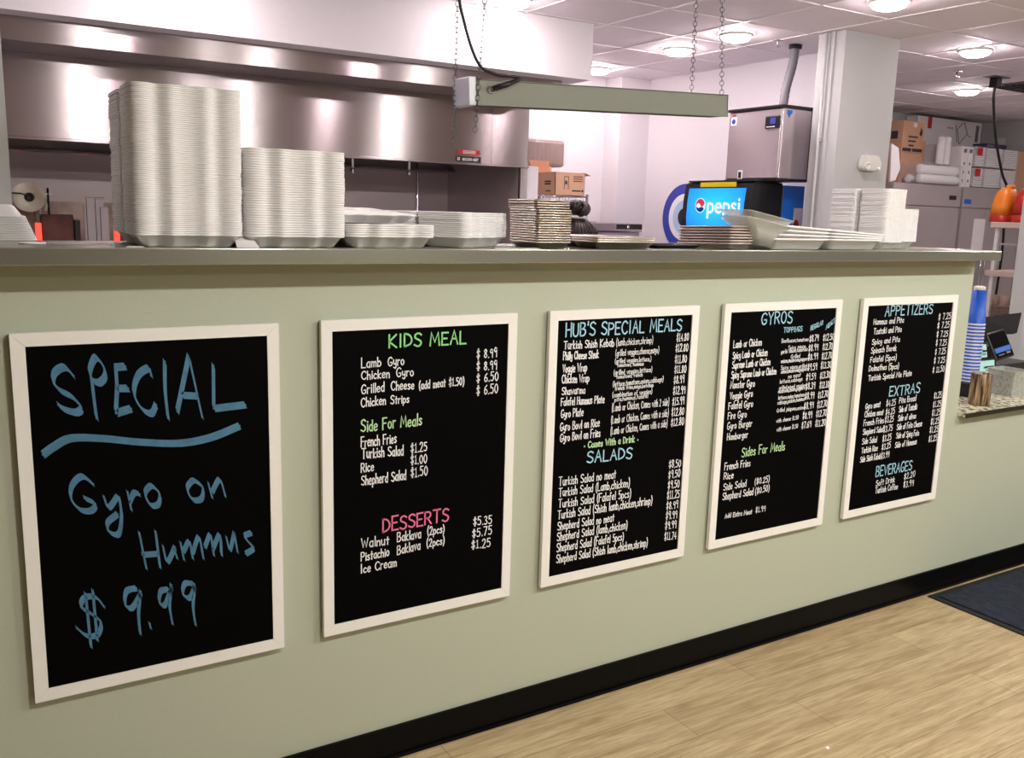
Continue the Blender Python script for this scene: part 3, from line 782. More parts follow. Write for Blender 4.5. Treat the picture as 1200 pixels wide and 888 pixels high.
o = MB().box(6.01, 7.9, 1.0, 1.1, 0, CEIL).build('wall_partition', 'grey_wall')
struct(o, 'pale partition wall end behind the register', 'wall')
o = MB().box(-3, 11.6, -6, -5.9, 0, CEIL).build('wall_front', 'dim_wall')
struct(o, 'dining room wall opposite the counter', 'wall')
o = MB().box(-3, -2.9, -6, 5, 0, CEIL).build('wall_side', 'dim_wall')
struct(o, 'left side wall of the dining room', 'wall')
o = MB().box(-2.9, 3.69, 2.75, 4.69, 2.545, CEIL).build('wall_soffit', 'white_wall')
struct(o, 'white boxed soffit above the exhaust hood', 'soffit')
o = MB().box(3.595, 3.69, 3.36, 4.69, 0, 2.005).build('wall_hood', 'white_wall')
struct(o, 'narrow white wall end right of the exhaust hood', 'wall')
# thin conduit down the column's left face
b = MB().tube([(5.035, 1.985, 0.0), (5.035, 1.985, CEIL)], 0.009)
b.box(5.028, 5.056, 1.972, 1.998, 2.20, 2.225)
struct(b.build('trim_2', 'grey_wall'), 'thin painted conduit on the left face of the column', 'conduit')

# steel counter slab on the half wall
t = thing('steel_counter', 'long stainless steel pass-through counter on the sage half wall', 'counter', (0.5, 0, 1.53))
MB().box(-3.3, 3.344, -0.08, 0.32, 0, 0.040, 0.0025).build('counter_top', 'counter_steel', t)
MB().box(-3.3, 3.320, 0.151, 0.30, -0.03, -0.001).build('support_rail', 'steel2', t)

# granite ledge by the register
t = thing('granite_ledge', 'speckled granite ledge with dark front edge on the low wall', 'counter', (3.83, 0, 0.826))
MB().box(0, 3.7, -0.012, 0.7, 0, 0.020, 0.001).build('ledge_top', 'granite', t)
MB().box(0, 3.7, -0.018, -0.0125, -0.001, 0.019).build('ledge_edge', 'granite_edge', t, 'dark olive front edge')

# entrance mat
t = thing('floor_mat', 'navy ribbed entrance mat with black rubber border on the wood floor', 'mat', (4.6, -0.6, 0))
MB().box(-0.90, 0.9, -0.57, 0.585, 0.0005, 0.006, 0.002).build('rubber_border', 'rubber', t)
MB().box(-0.865, 0.865, -0.535, 0.55, 0.0062, 0.011, 0.002).build('carpet_pile', 'carpet', t)

# ------------------------------------------------------------------ ceiling lights (seen or inferred discs, plus added unseen fill discs)
M['lamp_k'] = emission('lit_kitchen_diffuser', (255, 240, 243), KITCHEN_W / (4 * PI * 0.0081 * 0.78))
M['lamp_c'] = emission('lit_dining_diffuser', (252, 250, 245), CUSTOMER_W / (4 * PI * 0.0081 * 0.78))


def disc_mesh(mkey):
    r = MB().lathe([(0.112, 0), (0.116, -0.006), (0.112, -0.018), (0.097, -0.022), (0.097, -0.014)], seg=28, cap=False).mesh('rim', 'white_plastic')
    d = MB().lathe([(0.0965, -0.015), (0.0965, -0.024), (0.088, -0.038), (0.065, -0.048), (0.03, -0.053)], seg=28).mesh('diffuser', mkey)
    return r, d


DM = {k: disc_mesh(k) for k in ('lamp_k', 'lamp_c')}


def ceiling_disc(x, y, key, label, group):
    t = thing('ceiling_light', label, 'ceiling light', (x, y, CEIL - 0.002), 0, group)
    for nm, me in zip(('rim', 'diffuser'), DM[key]):
        c = bpy.data.objects.new(nm, me)
        COL.objects.link(c)
        c.parent = t


G = 'round ceiling lights'
ceiling_disc(4.62, 2.40, 'lamp_k', 'round lit ceiling disc nearest the right hanging chains', G)
ceiling_disc(4.69, 3.06, 'lamp_k', 'round lit ceiling disc above the hanging fixture, left of the chains', G)
ceiling_disc(4.57, 1.17, 'lamp_k', 'round lit ceiling disc cut by the top edge, above the grey column', G)
ceiling_disc(6.28, 1.73, 'lamp_k', 'round lit ceiling disc right of the column, larger of the two there', G)
ceiling_disc(8.07, 2.93, 'lamp_k', 'round lit ceiling disc above the storage boxes', G)
ceiling_disc(9.6, 1.7, 'lamp_k', 'added fill light disc over the storage aisle, out of view', G)  # added out of view to brighten the storage area
ceiling_disc(8.3, 0.8, 'lamp_k', 'added fill light disc by the partition wall, out of view', G)  # added out of view as fill for the refrigerator fronts
ceiling_disc(2.90, 2.47, 'lamp_k', 'round lit ceiling disc above the end of the white soffit', G)
ceiling_disc(4.80, 4.20, 'lamp_k', 'small far ceiling disc half hidden behind the soffit corner', G)
ceiling_disc(1.05, 2.42, 'lamp_k', 'round ceiling disc in front of the hood, out of view', G)
ceiling_disc(-0.78, 2.42, 'lamp_k', 'added fill light disc left of the wall end, out of view', G)  # added out of view to light the tallest foam stack's left side
ceiling_disc(1.05, 1.19, 'lamp_k', 'round ceiling disc over the left of the counter, out of view', G)
ceiling_disc(2.86, 1.19, 'lamp_k', 'round ceiling disc over the counter middle, out of view', G)
G = 'dining room ceiling lights'
for x, y in ((1.3, -2.1), (3.0, -2.1), (4.9, -2.1), (7.0, -1.6), (3.0, -4.4)):
    ceiling_disc(x, y, 'lamp_c', 'round ceiling disc in the dining room, out of view', G)

# ------------------------------------------------------------------ exhaust hood
t = thing('exhaust_hood', 'long stainless steel exhaust hood under the white soffit', 'exhaust hood', (0, 0, 0))
H0, H1 = -2.5, 3.56
b = MB()
b.prism([(H0, 3.30, 2.0), (H0, 3.30, 2.432), (H0, 3.32, 2.432), (H0, 3.32, 2.02)], (3.255 - H0, 0, 0))
b.build('front_panel', 'steel', t)
b = MB().box(3.258, H1, 3.30, 3.32, 2.0, 2.432, 0.001)
b.build('end_front_panel', 'steel', t)
b = MB()
b.box(H0, H1, 2.905, 2.92, 2.432, 2.63)
b.build('enclosure_panel', 'steel', t)
MB().box(H0, H1, 2.921, 3.33, 2.433, 2.45).build('enclosure_underside', 'steel2', t)
b = MB().box(H0, H1, 3.285, 3.34, 1.985, 2.0, 0.003)
b.build('bottom_lip', 'steel', t)
MB().box(H0, 3.50, 3.34, 4.60, 2.44, 2.46).build('hood_top', 'dark_metal', t)
b = MB().box(H0, 3.50, 4.42, 4.45, 0.9, 2.44)
b.build('back_panel', 'hood_back', t)
b = MB()
b.box(3.50, 3.535, 3.33, 4.45, 0.9, 2.43)
b.build('end_panel', 'hood_back', t)
MB().box(3.5, 3.56, 3.30, 3.33, 0.9, 1.985, 0.002).build('end_trim', 'steel', t)
b = MB()
for i in range(11):       # slanted grease filters inside the hood
    x = H0 + 0.1 + i * 0.54
    m = Matrix.Translation((x, 4.05, 2.22)) @ Matrix.Rotation(math.radians(40), 4, 'X')
    b.box(0, 0.5, -0.28, 0.28, -0.02, 0.02, 0, 0, m)
    for q in range(8):
        b.box(0.03 + q * 0.058, 0.06 + q * 0.058, -0.26, 0.26, -0.028, -0.021, 0, 0, m)
b.build('grease_filter', 'dark_metal', t)
b = MB().box(H0, 1.3, 4.30, 4.40, 1.965, 1.985, 0.003)
b.build('grease_trough', 'chrome', t)
b = MB().box(1.3, 3.5, 4.30, 4.40, 1.965, 1.985, 0.003)
b.build('grease_trough', 'steel2', t)
for x, zt in ((2.273, 1.895), (2.678, 1.90)):
    b = MB().tube([(x, 3.40, 2.43), (x, 3.40, zt + .03)], 0.009)
    b.lathe([(0.009, 0.03), (0.014, 0.026), (0.014, 0.004), (0.007, 0)], (x, 3.40, zt), 10)
    b.build('fire_nozzle', 'chrome', t)
MB().tube([(2.72, 3.36, 0.95), (2.72, 3.36, 1.98)], 0.008).build('gas_pipe', 'chrome', t)
MB().box(H0, 3.49, 4.40, 4.419, 0.9, 1.66).build('splash_panel', 'splash', t, 'heat stained lower splash panel')
b = MB().box(2.99, 3.165, 3.2965, 3.2995, 2.053, 2.085)
o = b.build('warning_sticker', 'red', t, 'small red warning sticker')
b = MB()
for q in range(3):
    b.box(3.03, 3.13, 3.2955, 3.2968, 2.060 + q * 0.008, 2.064 + q * 0.008)
b.build('print', 'paper', o)
o = MB().box(2.978, 3.175, 3.2965, 3.2995, 2.004, 2.041).build('maker_label', 'black', t, 'black label with white lettering')
text_mesh('lettering', 'econ-air', 0.038, 'paper', o, face_y(3.09, 3.2958, 2.024), bold=0.0006)
b = MB()
for q in range(4):
    b.sphere((2.998 + 0.008 * math.cos(q * PI / 2 + .78), 3.2958, 2.023 + 0.008 * math.sin(q * PI / 2 + .78)), 0.005, (1, .1, 1), 8, 6)
b.build('logo_mark', 'paper', o)

# ------------------------------------------------------------------ gyro broilers under the hood
t = thing('work_table', 'stainless work table under the hood, behind the counter', 'table', (0.75, 3.85, 0))
MB().box(-1.9, 1.2, -0.35, 0.42, 0.86, 0.90, 0.004).build('table_top', 'steel2', t)
for sx in (-1.85, 1.15):
    for sy in (-0.3, 0.37):
        MB().tube([(sx, sy, 0), (sx, sy, 0.86)], 0.02).build('leg', 'chrome', t)


def broiler(x, lab, z):
    t = thing('gyro_broiler', lab, 'broiler', (x, 3.72, 0.9), 0, 'vertical gyro broilers')
    MB().box(-0.2, 0.2, -0.22, 0.2, 0, 0.06, 0.01).build('base', 'steel2', t)
    MB().box(-0.085, 0.085, 0.0, 0.06, 0.06, z - 0.9, 0.004).build('burner_back', 'burnt', t, 'brown heat-stained burner panel')
    for q in range(2):
        MB().box(-0.122, -0.089, -0.02 - q * .001, 0.0, 0.1 + q * 0.3, 0.38 + q * (z - 1.33), 0.003).build('heating_element', 'glow_red', t, 'glowing orange-red element')
    MB().box(0.088, 0.118, -0.02, 0.05, 0.06, z - 0.93, 0.003).build('side_wing', 'black', t)
    MB().tube([(0, -0.12, 0.06), (0, -0.12, 0.5)], 0.008).build('spit', 'chrome', t)


broiler(0.55, 'brown gyro broiler with glowing red strip, beside the foam stack at left', 1.585)
broiler(0.975, 'gyro broiler with red strip partly hidden by the tallest foam stack', 1.56)
t = thing('broiler_stand', 'bright steel bracket posts between the two gyro broilers', 'bracket', (0.75, 3.72, 0.9))
for i, (x0, x1, h) in enumerate(((-0.06, -0.015, 0.74), (-0.045, 0.0, 0.787), (0.005, 0.05, 0.787), (0.03, 0.075, 0.735))):
    MB().box(x0, x1, -0.03 - 0.012 * (i % 2), -0.02 - 0.012 * (i % 2) + 0.006, 0, h, 0.002).build('post', 'steel2', t)
MB().box(-0.05, 0.055, -0.04, -0.01, 0.782, 0.792, 0.002).build('top_bar', 'chrome', t)
t = thing('spit_rod', 'thin upright steel skewer rod behind the paper roll', 'skewer', (0.53, 4.0, 0.9))
MB().tube([(0, 0, 0), (0, 0, 0.84)], 0.007).build('rod', 'chrome', t)
MB().box(-0.03, 0.03, -0.006, 0.006, 0.80, 0.808).build('crossbar', 'chrome', t)
MB().tube([(-0.12, 0, 0.86), (-0.05, 0, 0.82), (-0.045, 0, 0.6), (-0.05, 0, 0)], 0.006).build('side_wire', 'chrome', t)

# paper roll on a bracket fixed to the wall end
t = thing('paper_roll', 'white paper roll with dark core hanging beside the grey wall end', 'paper roll', (0.185, 0.40, 1.679))
ls = []
M['rollpaper'] = mat('roll_paper', (232, 222, 206), 0.7, var=0.05, scale=80)
b = MB().lathe([(0.012, 0.0), (0.0385, 0.0), (0.0385, -0.06), (0.012, -0.06), (0.012, 0.0)], seg=32, axis='Y', cap=False)
b.loops([[(0.0388 * math.cos(a), 0.0, 0.0388 * math.sin(a)), (0.0388 * math.cos(a), 0.06, 0.0388 * math.sin(a))] for a in (0.9, 0.6, 0.3, 0.0)] +
        [[(0.043, 0.0, -0.02), (0.043, 0.06, -0.02)], [(0.040, 0.0, -0.035), (0.040, 0.06, -0.035)]], closed=False, cap0=False, cap1=False)
b.build('roll', 'rollpaper', t)
MB().lathe([(0.004, 0.003), (0.0118, 0.003), (0.0118, -0.062), (0.004, -0.062), (0.004, 0.003)], seg=20, axis='Y', cap=False).build('core', 'black', t)
MB().tube([(-0.045, -0.006, 0.01), (-0.02, -0.006, 0.009), (0, -0.006, 0.003), (0, 0.06, 0.0)], 0.002).build('bracket', 'black', t)


# ------------------------------------------------------------------ handwriting: a single-stroke alphabet ('~' = curved stroke)
GLYPH = {
 'A': '0 0 3 10 6 0|1.2 4 4.8 4', 'B': '0 0 0 10|~0 10 4 9.6 4.6 7.6 3 5.6 0 5.2|~0 5.2 4 5 5.6 3 4 .4 0 0', 'C': '~6 8.4 4 10 1.4 8.8 0 5 1.4 1.2 4 0 6 1.6',
 'D': '0 0 0 10|~0 10 3.6 9 5.8 5.6 4.6 1.8 0 0', 'E': '5 10 0 10 0 0 5 0|0 5.2 4 5.2', 'F': '5 10 0 10 0 0|0 5.4 4 5.4',
 'G': '~5.8 8.6 4 10 1.4 8.8 0 5 1.2 1 3.6 0 5.8 1.6 5.8 4|5.8 4 3.4 4', 'H': '0 0 0 10|5.4 0 5.4 10|0 5 5.4 5', 'I': '1 0 1 10',
 'K': '0 0 0 10|5.4 10 0 4.6 5.6 0', 'L': '0 10 0 0 4.8 0', 'M': '0 0 1 10 3.8 2.6 6.6 10 7.6 0', 'N': '0 0 0 10 5.4 0 5.4 10',
 'O': '~3 10 .4 7.6 .4 2.6 3 0 5.6 2.6 5.6 7.6 3 10', 'P': '0 0 0 10|~0 10 4 9.6 5.4 7.4 4 5 0 4.6', 'R': '0 0 0 10|~0 10 4 9.6 5.2 7.4 3.8 5.2 0 4.8|2.4 4.8 5.6 0',
 'S': '~5.4 8.8 3.4 10 .8 9 .6 6.6 3 5.2 5.2 3.6 5 1.2 2.8 0 0 1.2', 'T': '0 10 6.4 10|3.2 10 3.2 0', 'U': '~0 10 0 3 1.4 .4 3.8 .4 5.2 3 5.2 10',
 'V': '0 10 2.8 0 5.6 10', 'W': '0 10 2 0 4 7.6 6 0 8 10', 'X': '0 10 5.4 0|5.4 10 0 0', 'Y': '0 10 2.8 5 5.6 10|2.8 5 2.8 0', 'Z': '0 10 5.4 10 0 0 5.4 0',
 'a': '~4 5 2 6 .2 4 .2 1.4 2 0 4 2|4 6 4 0', 'b': '0 10 0 0|~0 4 2 6 4 4 4 1.6 2 0 0 1.6', 'c': '~3.8 5 2 6 .2 4 .2 1.6 2 0 3.8 1', 'd': '~4 4.4 2 6 .2 4 .2 1.6 2 0 4 1.8|4 10 4 0',
 'e': '~.2 3 3.8 3.6 3.4 5.6 2 6.2 .2 4.4 .2 1.4 2 0 3.8 1', 'f': '~3.4 9 2.4 10 1.4 8.6 1.2 0|0 5.6 3 5.6', 'g': '~4 4.8 2 6 .2 4 .4 1.4 2 .4 4 2.4|~4 6 4 -1 3 -3 .6 -2.4',
 'h': '0 10 0 0|~0 3.6 2 6 3.6 4.8 3.8 0', 'i': '.6 6 .6 0|.6 8.6 .7 8', 'j': '~1.6 6 1.6 -1.6 0 -2.6|1.6 8.6 1.7 8', 'k': '0 10 0 0|3.6 6 0 2.8 3.8 0', 'l': '.6 10 .6 0',
 'm': '0 6 0 0|~0 3.6 1.6 6 2.8 4.8 2.9 0|~2.9 3.6 4.4 6 5.7 4.8 5.8 0', 'n': '0 6 0 0|~0 3.6 2 6 3.6 4.8 3.7 0', 'o': '~2 6 .2 4.4 .2 1.6 2 0 3.9 1.6 3.9 4.4 2 6',
 'p': '0 6 0 -3|~0 4.4 2 6 4 4.4 4 1.8 2 0 0 1.6', 'q': '~4 4.4 2 6 .2 4.4 .2 1.6 2 0 4 1.8|4 6 4 -3', 'r': '0 6 0 0|~0 3.4 1.4 5.8 3 5.8', 's': '~3.4 5.2 1.8 6 .3 4.8 1.8 3.2 3.4 1.6 1.8 0 0 .8',
 't': '1.6 9 1.6 0|0 6 3.2 6', 'u': '~0 6 0 2 1.4 0 3.6 2|3.8 6 3.8 0', 'v': '0 6 1.9 0 3.8 6', 'w': '0 6 1.4 0 2.8 4.6 4.2 0 5.6 6', 'x': '0 6 3.6 0|3.6 6 0 0', 'y': '~0 6 .2 2.4 1.8 1.4 3.6 3|~3.8 6 3.6 -1 2.4 -3 .4 -2',
 'z': '0 6 3.6 6 0 0 3.6 0', '0': '~2.4 10 .3 7 .3 3 2.4 0 4.5 3 4.5 7 2.4 10', '1': '.4 8.4 1.6 10 1.6 0|.2 0 3 0', '2': '~.3 8 1.4 9.8 3.6 9.6 4.2 7.4 2.6 3.6 0 0|0 0 4.6 0',
 '3': '~.3 9 2.4 10 4 8 2.2 5.4 4.4 3 2.4 0 0 1', '4': '3.4 0 3.4 10 0 3.4 4.8 3.4', '5': '4.2 10 .6 10 .4 5.8|~.4 5.8 2.6 6.4 4.4 3.4 2.8 .2 0 .8',
 '6': '~3.8 9.6 1.4 7.4 .2 3.4 1.4 .2 3.8 .8 4.2 3.6 2.2 5.2 .4 3.6', '7': '0 10 4.4 10 1.4 0', '8': '~2.4 5.4 .5 7.6 2.2 10 4 7.8 2.4 5.4 .2 2.6 2.2 0 4.5 2.4 2.4 5.4',
 '9': '~4.2 8.6 2.2 10 .3 7.8 1.6 5.4 4.2 7.4 4.2 8.6|4.2 8.8 3.8 0', '$': '~4.4 7.6 2.4 8.8 .4 7.2 2.4 5 4.4 2.8 2.4 1.2 .2 2.4|2 10.4 2 -.6|2.9 10.4 2.9 -.6',
 '.': '.4 0 .7 .5', ',': '.8 1 .2 -1.4', '(': '~1.8 11 .3 7 .3 2 1.8 -2', ')': '~.2 11 1.7 7 1.7 2 .2 -2', "'": '.4 10.4 .2 8', '*': '~.8 3.4 .2 2.6 1 2 1.6 2.8 .8 3.4',
}


def glyph_strokes(ch):
    out = []
    for s in GLYPH[ch].split('|'):
        cv = s[0] == '~'
        v = [float(q) for q in s.lstrip('~').split()]
        p = [(v[i], v[i + 1]) for i in range(0, len(v), 2)]
        out.append([tuple(q) for q in smooth_pts([(a, b_, 0) for a, b_ in p], 3)] if cv and len(p) > 2 else [(a, b_, 0) for a, b_ in p])
    return out


def layout(text):
    """strokes of the line in glyph units, and its total width"""
    x, res = 0.0, []
    for ch in text:
        if ch == ' ':
            x += 5.2
            continue
        st = glyph_strokes(ch)
        w = max(p[0] for s in st for p in s) + (1.0 if ch == 'I' else 0)
        jy, js = random.uniform(-.35, .35), random.uniform(.94, 1.08)
        for s in st:
            res.append([(x + p[0], p[1] * js + jy) for p in s])
        x += w + 2.2
    return res, max(x - 2.2, 1)


def ribbon(bm, pts, w, nib=None, y=0.0):
    """flat painted stroke on the x-z plane, raised a hair's breadth"""
    P = [Vector((p[0], p[1])) for p in pts]
    L, R = [], []
    for i, p in enumerate(P):
        if nib is None:
            a = (P[i] - P[i - 1]).normalized() if i else (P[1] - P[0]).normalized()
            b_ = (P[i + 1] - P[i]).normalized() if i + 1 < len(P) else a
            t = a + b_
            t = t.normalized() if t.length > 1e-3 else a
            n = Vector((-t.y, t.x))
            k = min(1.6, 1 / max(.5, n.dot(Vector((-a.y, a.x)))))
            e = t * w * .5 * (-1 if i == 0 else 1 if i == len(P) - 1 else 0)
            L.append(p + n * w * .5 * k + e)
            R.append(p - n * w * .5 * k + e)
        else:
            L.append(p + nib)
            R.append(p - nib)
    top = [[bm.verts.new((q.x, y, q.y)) for q in S_] for S_ in (L, R)]
    for i in range(len(P) - 1):
        try:
            bm.faces.new((top[0][i], top[1][i], top[1][i + 1], top[0][i + 1]))
        except ValueError:
            pass


PEN = {'heading': 0.0050, 'subheading': 0.0038, 'column_heading': 0.0030, 'item': 0.0031, 'price': 0.0029, 'description': 0.0020}
BXC = [.410, 1.149, 1.892, 2.636, 3.385]
BZC = [1.371, 1.374, 1.376, 1.3775, 1.379]
BW, BH, FW = .623, .915, .031
BLAB = ['white framed menu board reading SPECIAL Gyro on Hummus in blue brush lettering',
        'white framed black menu board headed KIDS MEAL in green and DESSERTS in pink',
        "white framed black menu board headed HUB'S SPECIAL MEALS and SALADS in light blue",
        'white framed black menu board headed GYROS with toppings and price columns',
        'white framed black menu board headed APPETIZERS, EXTRAS and BEVERAGES']


def offset_box(bm_, poly, y0, y1):
    bm_.prism([(p[0], y0, p[1]) for p in poly], (0, y1 - y0, 0))


for bi in range(5):
    t = thing('menu_board', BLAB[bi], 'menu board', (BXC[bi] - BW / 2, 0, BZC[bi]), 0, 'framed menu boards on the half wall')
    b = MB()
    g = .0004
    offset_box(b, [(0, 0), (BW, 0), (BW - FW - g, -FW), (FW + g, -FW)], 0, .0150)
    offset_box(b, [(0, -BH), (FW + g, -BH + FW), (BW - FW - g, -BH + FW), (BW, -BH)], 0, .0150)
    offset_box(b, [(0, -g), (FW, -FW - g), (FW, -BH + FW + g), (0, -BH + g)], 0, .0150)
    offset_box(b, [(BW, -g), (BW, -BH + g), (BW - FW, -BH + FW + g), (BW - FW, -FW - g)], 0, .0150)
    b.build('frame', 'frame', t)
    pn = MB().box(FW - .004, BW - FW + .004, .004, .0148, -BH + FW - .004, -FW + .004).build('panel', 'board', t, 'matt black writing panel')
    secs = {}
    for (bb, sec, colr, blk, txt, u0, v0, u1, v1, h) in TEXT:
        if bb != bi:
            continue
        q = secs.setdefault((sec, colr, blk), bmesh.new())
        st, wd_ = layout(txt)
        sx = (u1 - u0) / wd_
        sy = h / 10.0
        for s in st:
            pts = [(u0 + p[0] * sx, v0 + (v1 - v0) * p[0] / wd_ + p[1] * sy) for p in s]
            ribbon(q, pts, PEN[sec] * (1 if sec != 'heading' else 1), y=.0034)
    if bi == 0:
        for sm, pts in BRUSH:
            q = secs.setdefault(('special', 'brush', 0 if pts[0][1] > -.33 else 1 if pts[0][1] > -.6 else 2), bmesh.new())
            pp = [(p[0], p[1], 0) for p in pts]
            pp = smooth_pts(pp, 8) if sm == 1 and len(pp) > 2 else [Vector(p) for p in pp]
            ribbon(q, pp, 0, nib=Vector((.0035, -.0085)) * (1.15 if pts[0][1] > -.33 else 1.0), y=.0034)
            ribbon(q, [(p.x, p.y) for p in pp], .004, y=.0033)
    for (sec, colr, blk), q in secs.items():
        me = bpy.data.meshes.new(sec + '_lettering')
        bmesh.ops.recalc_face_normals(q, faces=q.faces[:])
        q.to_mesh(me)
        q.free()
        me.materials.append(M['brush_blue' if colr == 'brush' else 'chalk_' + colr])
        o = bpy.data.objects.new(sec + '_lettering', me)
        COL.objects.link(o)
        o.parent = t
        o['label'] = {'brush': 'broad blue brush lettering', 'white': 'white handwritten %s lines' % sec.replace('_', ' '), 'green': 'green handwritten heading', 'pink': 'pink handwritten heading', 'blue': 'light blue handwritten heading', 'mint': 'pale green handwritten line'}[colr]

# ------------------------------------------------------------------ foam containers on the counter
TOP = 1.5703


def tray_outline(w, d, ins, z, flip, groove=1.9):
    """closed outline of a foam tray: grooves and ribs on the front and back sides"""
    w2, d2 = w / 2 - ins, d / 2 - ins
    r = max(.004, .024 - ins * .4)

    def g(tn):
        a = abs(tn)
        return groove * (.0075 * math.exp(-((a - .27) / .055) ** 2) - .002 * math.exp(-((a - .16) / .04) ** 2) + .003 * math.exp(-(a / .09) ** 4))
    P = []
    for i in range(4):
        a = PI + (i / 4) * PI / 2
        P.append((-w2 + r + r * math.cos(a), -d2 + r + r * math.sin(a)))
    N = 26
    for i in range(N + 1):
        x = -w2 + r + (2 * w2 - 2 * r) * i / N
        P.append((x, -d2 + g(x / w)))
    for i in range(1, 5):
        a = 1.5 * PI + (i / 4) * PI / 2
        P.append((w2 - r + r * math.cos(a), -d2 + r + r * math.sin(a)))
    for i in range(5):
        a = (i / 4) * PI / 2
        P.append((w2 - r + r * math.cos(a), d2 - r + r * math.sin(a)))
    for i in range(5):
        a = PI / 2 + (i / 4) * PI / 2
        P.append((-w2 + r + r * math.cos(a), d2 - r + r * math.sin(a)))
    s = -1 if flip else 1
    return [(x, s * y, z) for x, y in P]


def clamshell_mesh(w, d, h, lip, lid=True, groove=1.9):
    b = MB()
    for flip, yc in ((False, d / 2), (True, d * 1.5 + .006)) if lid else ((False, d / 2),):
        ls = []
        for ins, z in ((.031, 0), (.024, .003), (.008, h - lip - .001), (.0, h - lip), (.0, h), (.006, h), (.012, h - .004), (.026, .006), (.034, .004)):
            ls.append([(x, y + yc, z_) for x, y, z_ in tray_outline(w, d, ins, z, flip, groove)])
        b.loops(ls)
    if lid:
        b.box(-w / 2 + .03, w / 2 - .03, d - .001, d + .007, h - .0032, h - .0012)
    return b.mesh('foam_clamshell', 'foam')


def put(me, name, loc, rz, label, cat, group, rx=0, ry=0):
    o = bpy.data.objects.new(name, me)
    COL.objects.link(o)
    o.location = loc
    o.rotation_euler = (rx, ry, rz)
    return tag(o, label, cat, group)


def foam_stack(me, x, y, rz, n, pitch, where, group, z0=TOP, lean=(0, 0), jit=.0008, name='foam_clamshell'):
    for i in range(n):
        f = i / max(1, n - 1)
        wob = .0008 * math.sin(i * .37)
        lab = ('bottom' if i == 0 else 'topmost' if i == n - 1 else ordinal(i + 1) + ' from the bottom') + ' white foam container of ' + where
        put(me, name, (x + lean[0] * f + wob + random.uniform(-jit, jit), y + lean[1] * f + random.uniform(-jit, jit) * .6, z0 + i * pitch),
            rz + random.uniform(-.004, .004), lab, 'food container', group)


CL = clamshell_mesh(.256, .170, .032, .0041)
foam_stack(CL, .496, -.052, 0, 74, .0047, 'the tallest stack', 'foam containers in the tallest stack', lean=(.004, 0))
CL2 = clamshell_mesh(.262, .170, .032, .0052)
foam_stack(CL2, .762, -.052, 0, 37, .0059, 'the second tallest stack', 'foam containers in the second tallest stack', lean=(.0, 0))
CL3 = clamshell_mesh(.258, .170, .034, .0050)
foam_stack(CL3, 1.026, -.052, .0, 6, .0059, 'the low stack beside the second tallest', 'foam containers in the low stack')
th = math.radians(30)
foam_stack(CL3, 1.244 + .129 * math.cos(th), -.052 + .129 * math.sin(th), th, 13, .0056, 'the turned stack left of the metal pans', 'foam containers in the turned stack')
# two loose ones thrown on the low stack
LO = clamshell_mesh(.24, .165, .026, .004)
put(LO, 'foam_clamshell', (1.0, -.02, 1.634), .04, 'loose white foam container tilted on the low stack', 'food container', None, rx=.05)
# stack of upside-down containers at the left end
CU = clamshell_mesh(.24, .17, .032, .0045, lid=False, groove=.2)
for i in range(11):
    sh = .022 * (i / 10)
    put(CU, 'foam_clamshell', (.069 - sh, .265, TOP + .0325 + i * .0056), PI, ('bottom' if i == 0 else 'topmost' if i == 10 else ordinal(i + 1) + ' from the bottom') + ' upturned foam tray of the stack by the left wall end', 'food container', 'upturned foam trays at the left end', rx=PI)
# wide opened containers lying below the right-hand stack
CW = clamshell_mesh(.205, .30, .040, .006, groove=.4)
for i in range(4):
    put(CW, 'foam_clamshell', (2.475 + i * .004, .045, TOP + .001 + i * .0165), -PI / 2, ('lowest', 'second lowest', 'second highest', 'top')[i] + ' wide opened foam container lying right of the clear tub', 'food container', 'wide opened foam containers', rx=-.0165 * i)
th = math.radians(7.6)
CA = clamshell_mesh(.156, .129, .032, .0049, groove=.5)
foam_stack(CA, 3.20 + .078 * math.cos(th), .03 + .078 * math.sin(th), th, 41, .0052, 'the tall stack at the right end', 'foam containers in the right-hand stack')
CB = clamshell_mesh(.147, .10, .034, .0049, groove=.8)
foam_stack(CB, 3.446, .10, 0, 26, .0052, 'the lower stack at the far right end', 'foam containers in the narrow right-hand stack')

# folded paper scraps on the counter
def scrap(pts, lab, z=TOP + .0004):
    b = MB()
    c = Vector((sum(p[0] for p in pts) / len(pts), sum(p[1] for p in pts) / len(pts), 0))
    b.prism([(p[0] - c.x, p[1] - c.y, p[2]) for p in pts], (0.0004, 0, .0012))
    tag(b.build('paper_scrap', 'paper', loc=(c.x, c.y, z)), lab, 'paper', 'paper scraps on the counter')


scrap([(.602, -.06, 0), (.655, -.07, 0), (.648, .0, .034), (.612, .02, .038)], 'crumpled white paper scrap between the two tall foam stacks')
scrap([(.345, -.07, 0), (.385, -.072, 0), (.39, -.03, 0.0), (.36, -.01, 0.0)], 'white paper corner sticking out under the tallest foam stack')
scrap([(1.33, -.076, 0), (1.49, -.072, 0), (1.50, -.03, 0.0), (1.36, -.02, .0)], 'white paper sheet under the metal pan stack')
t = put(MB().lathe([(.0, 0), (.028, 0), (.03, .002), (.028, .0035), (0.0, .003)], seg=24).mesh('jar_lid', 'foam'), 'jar_lid', (.165, .1, TOP + .0003), 0, 'flat white round lid at the left end of the counter', 'lid', None)


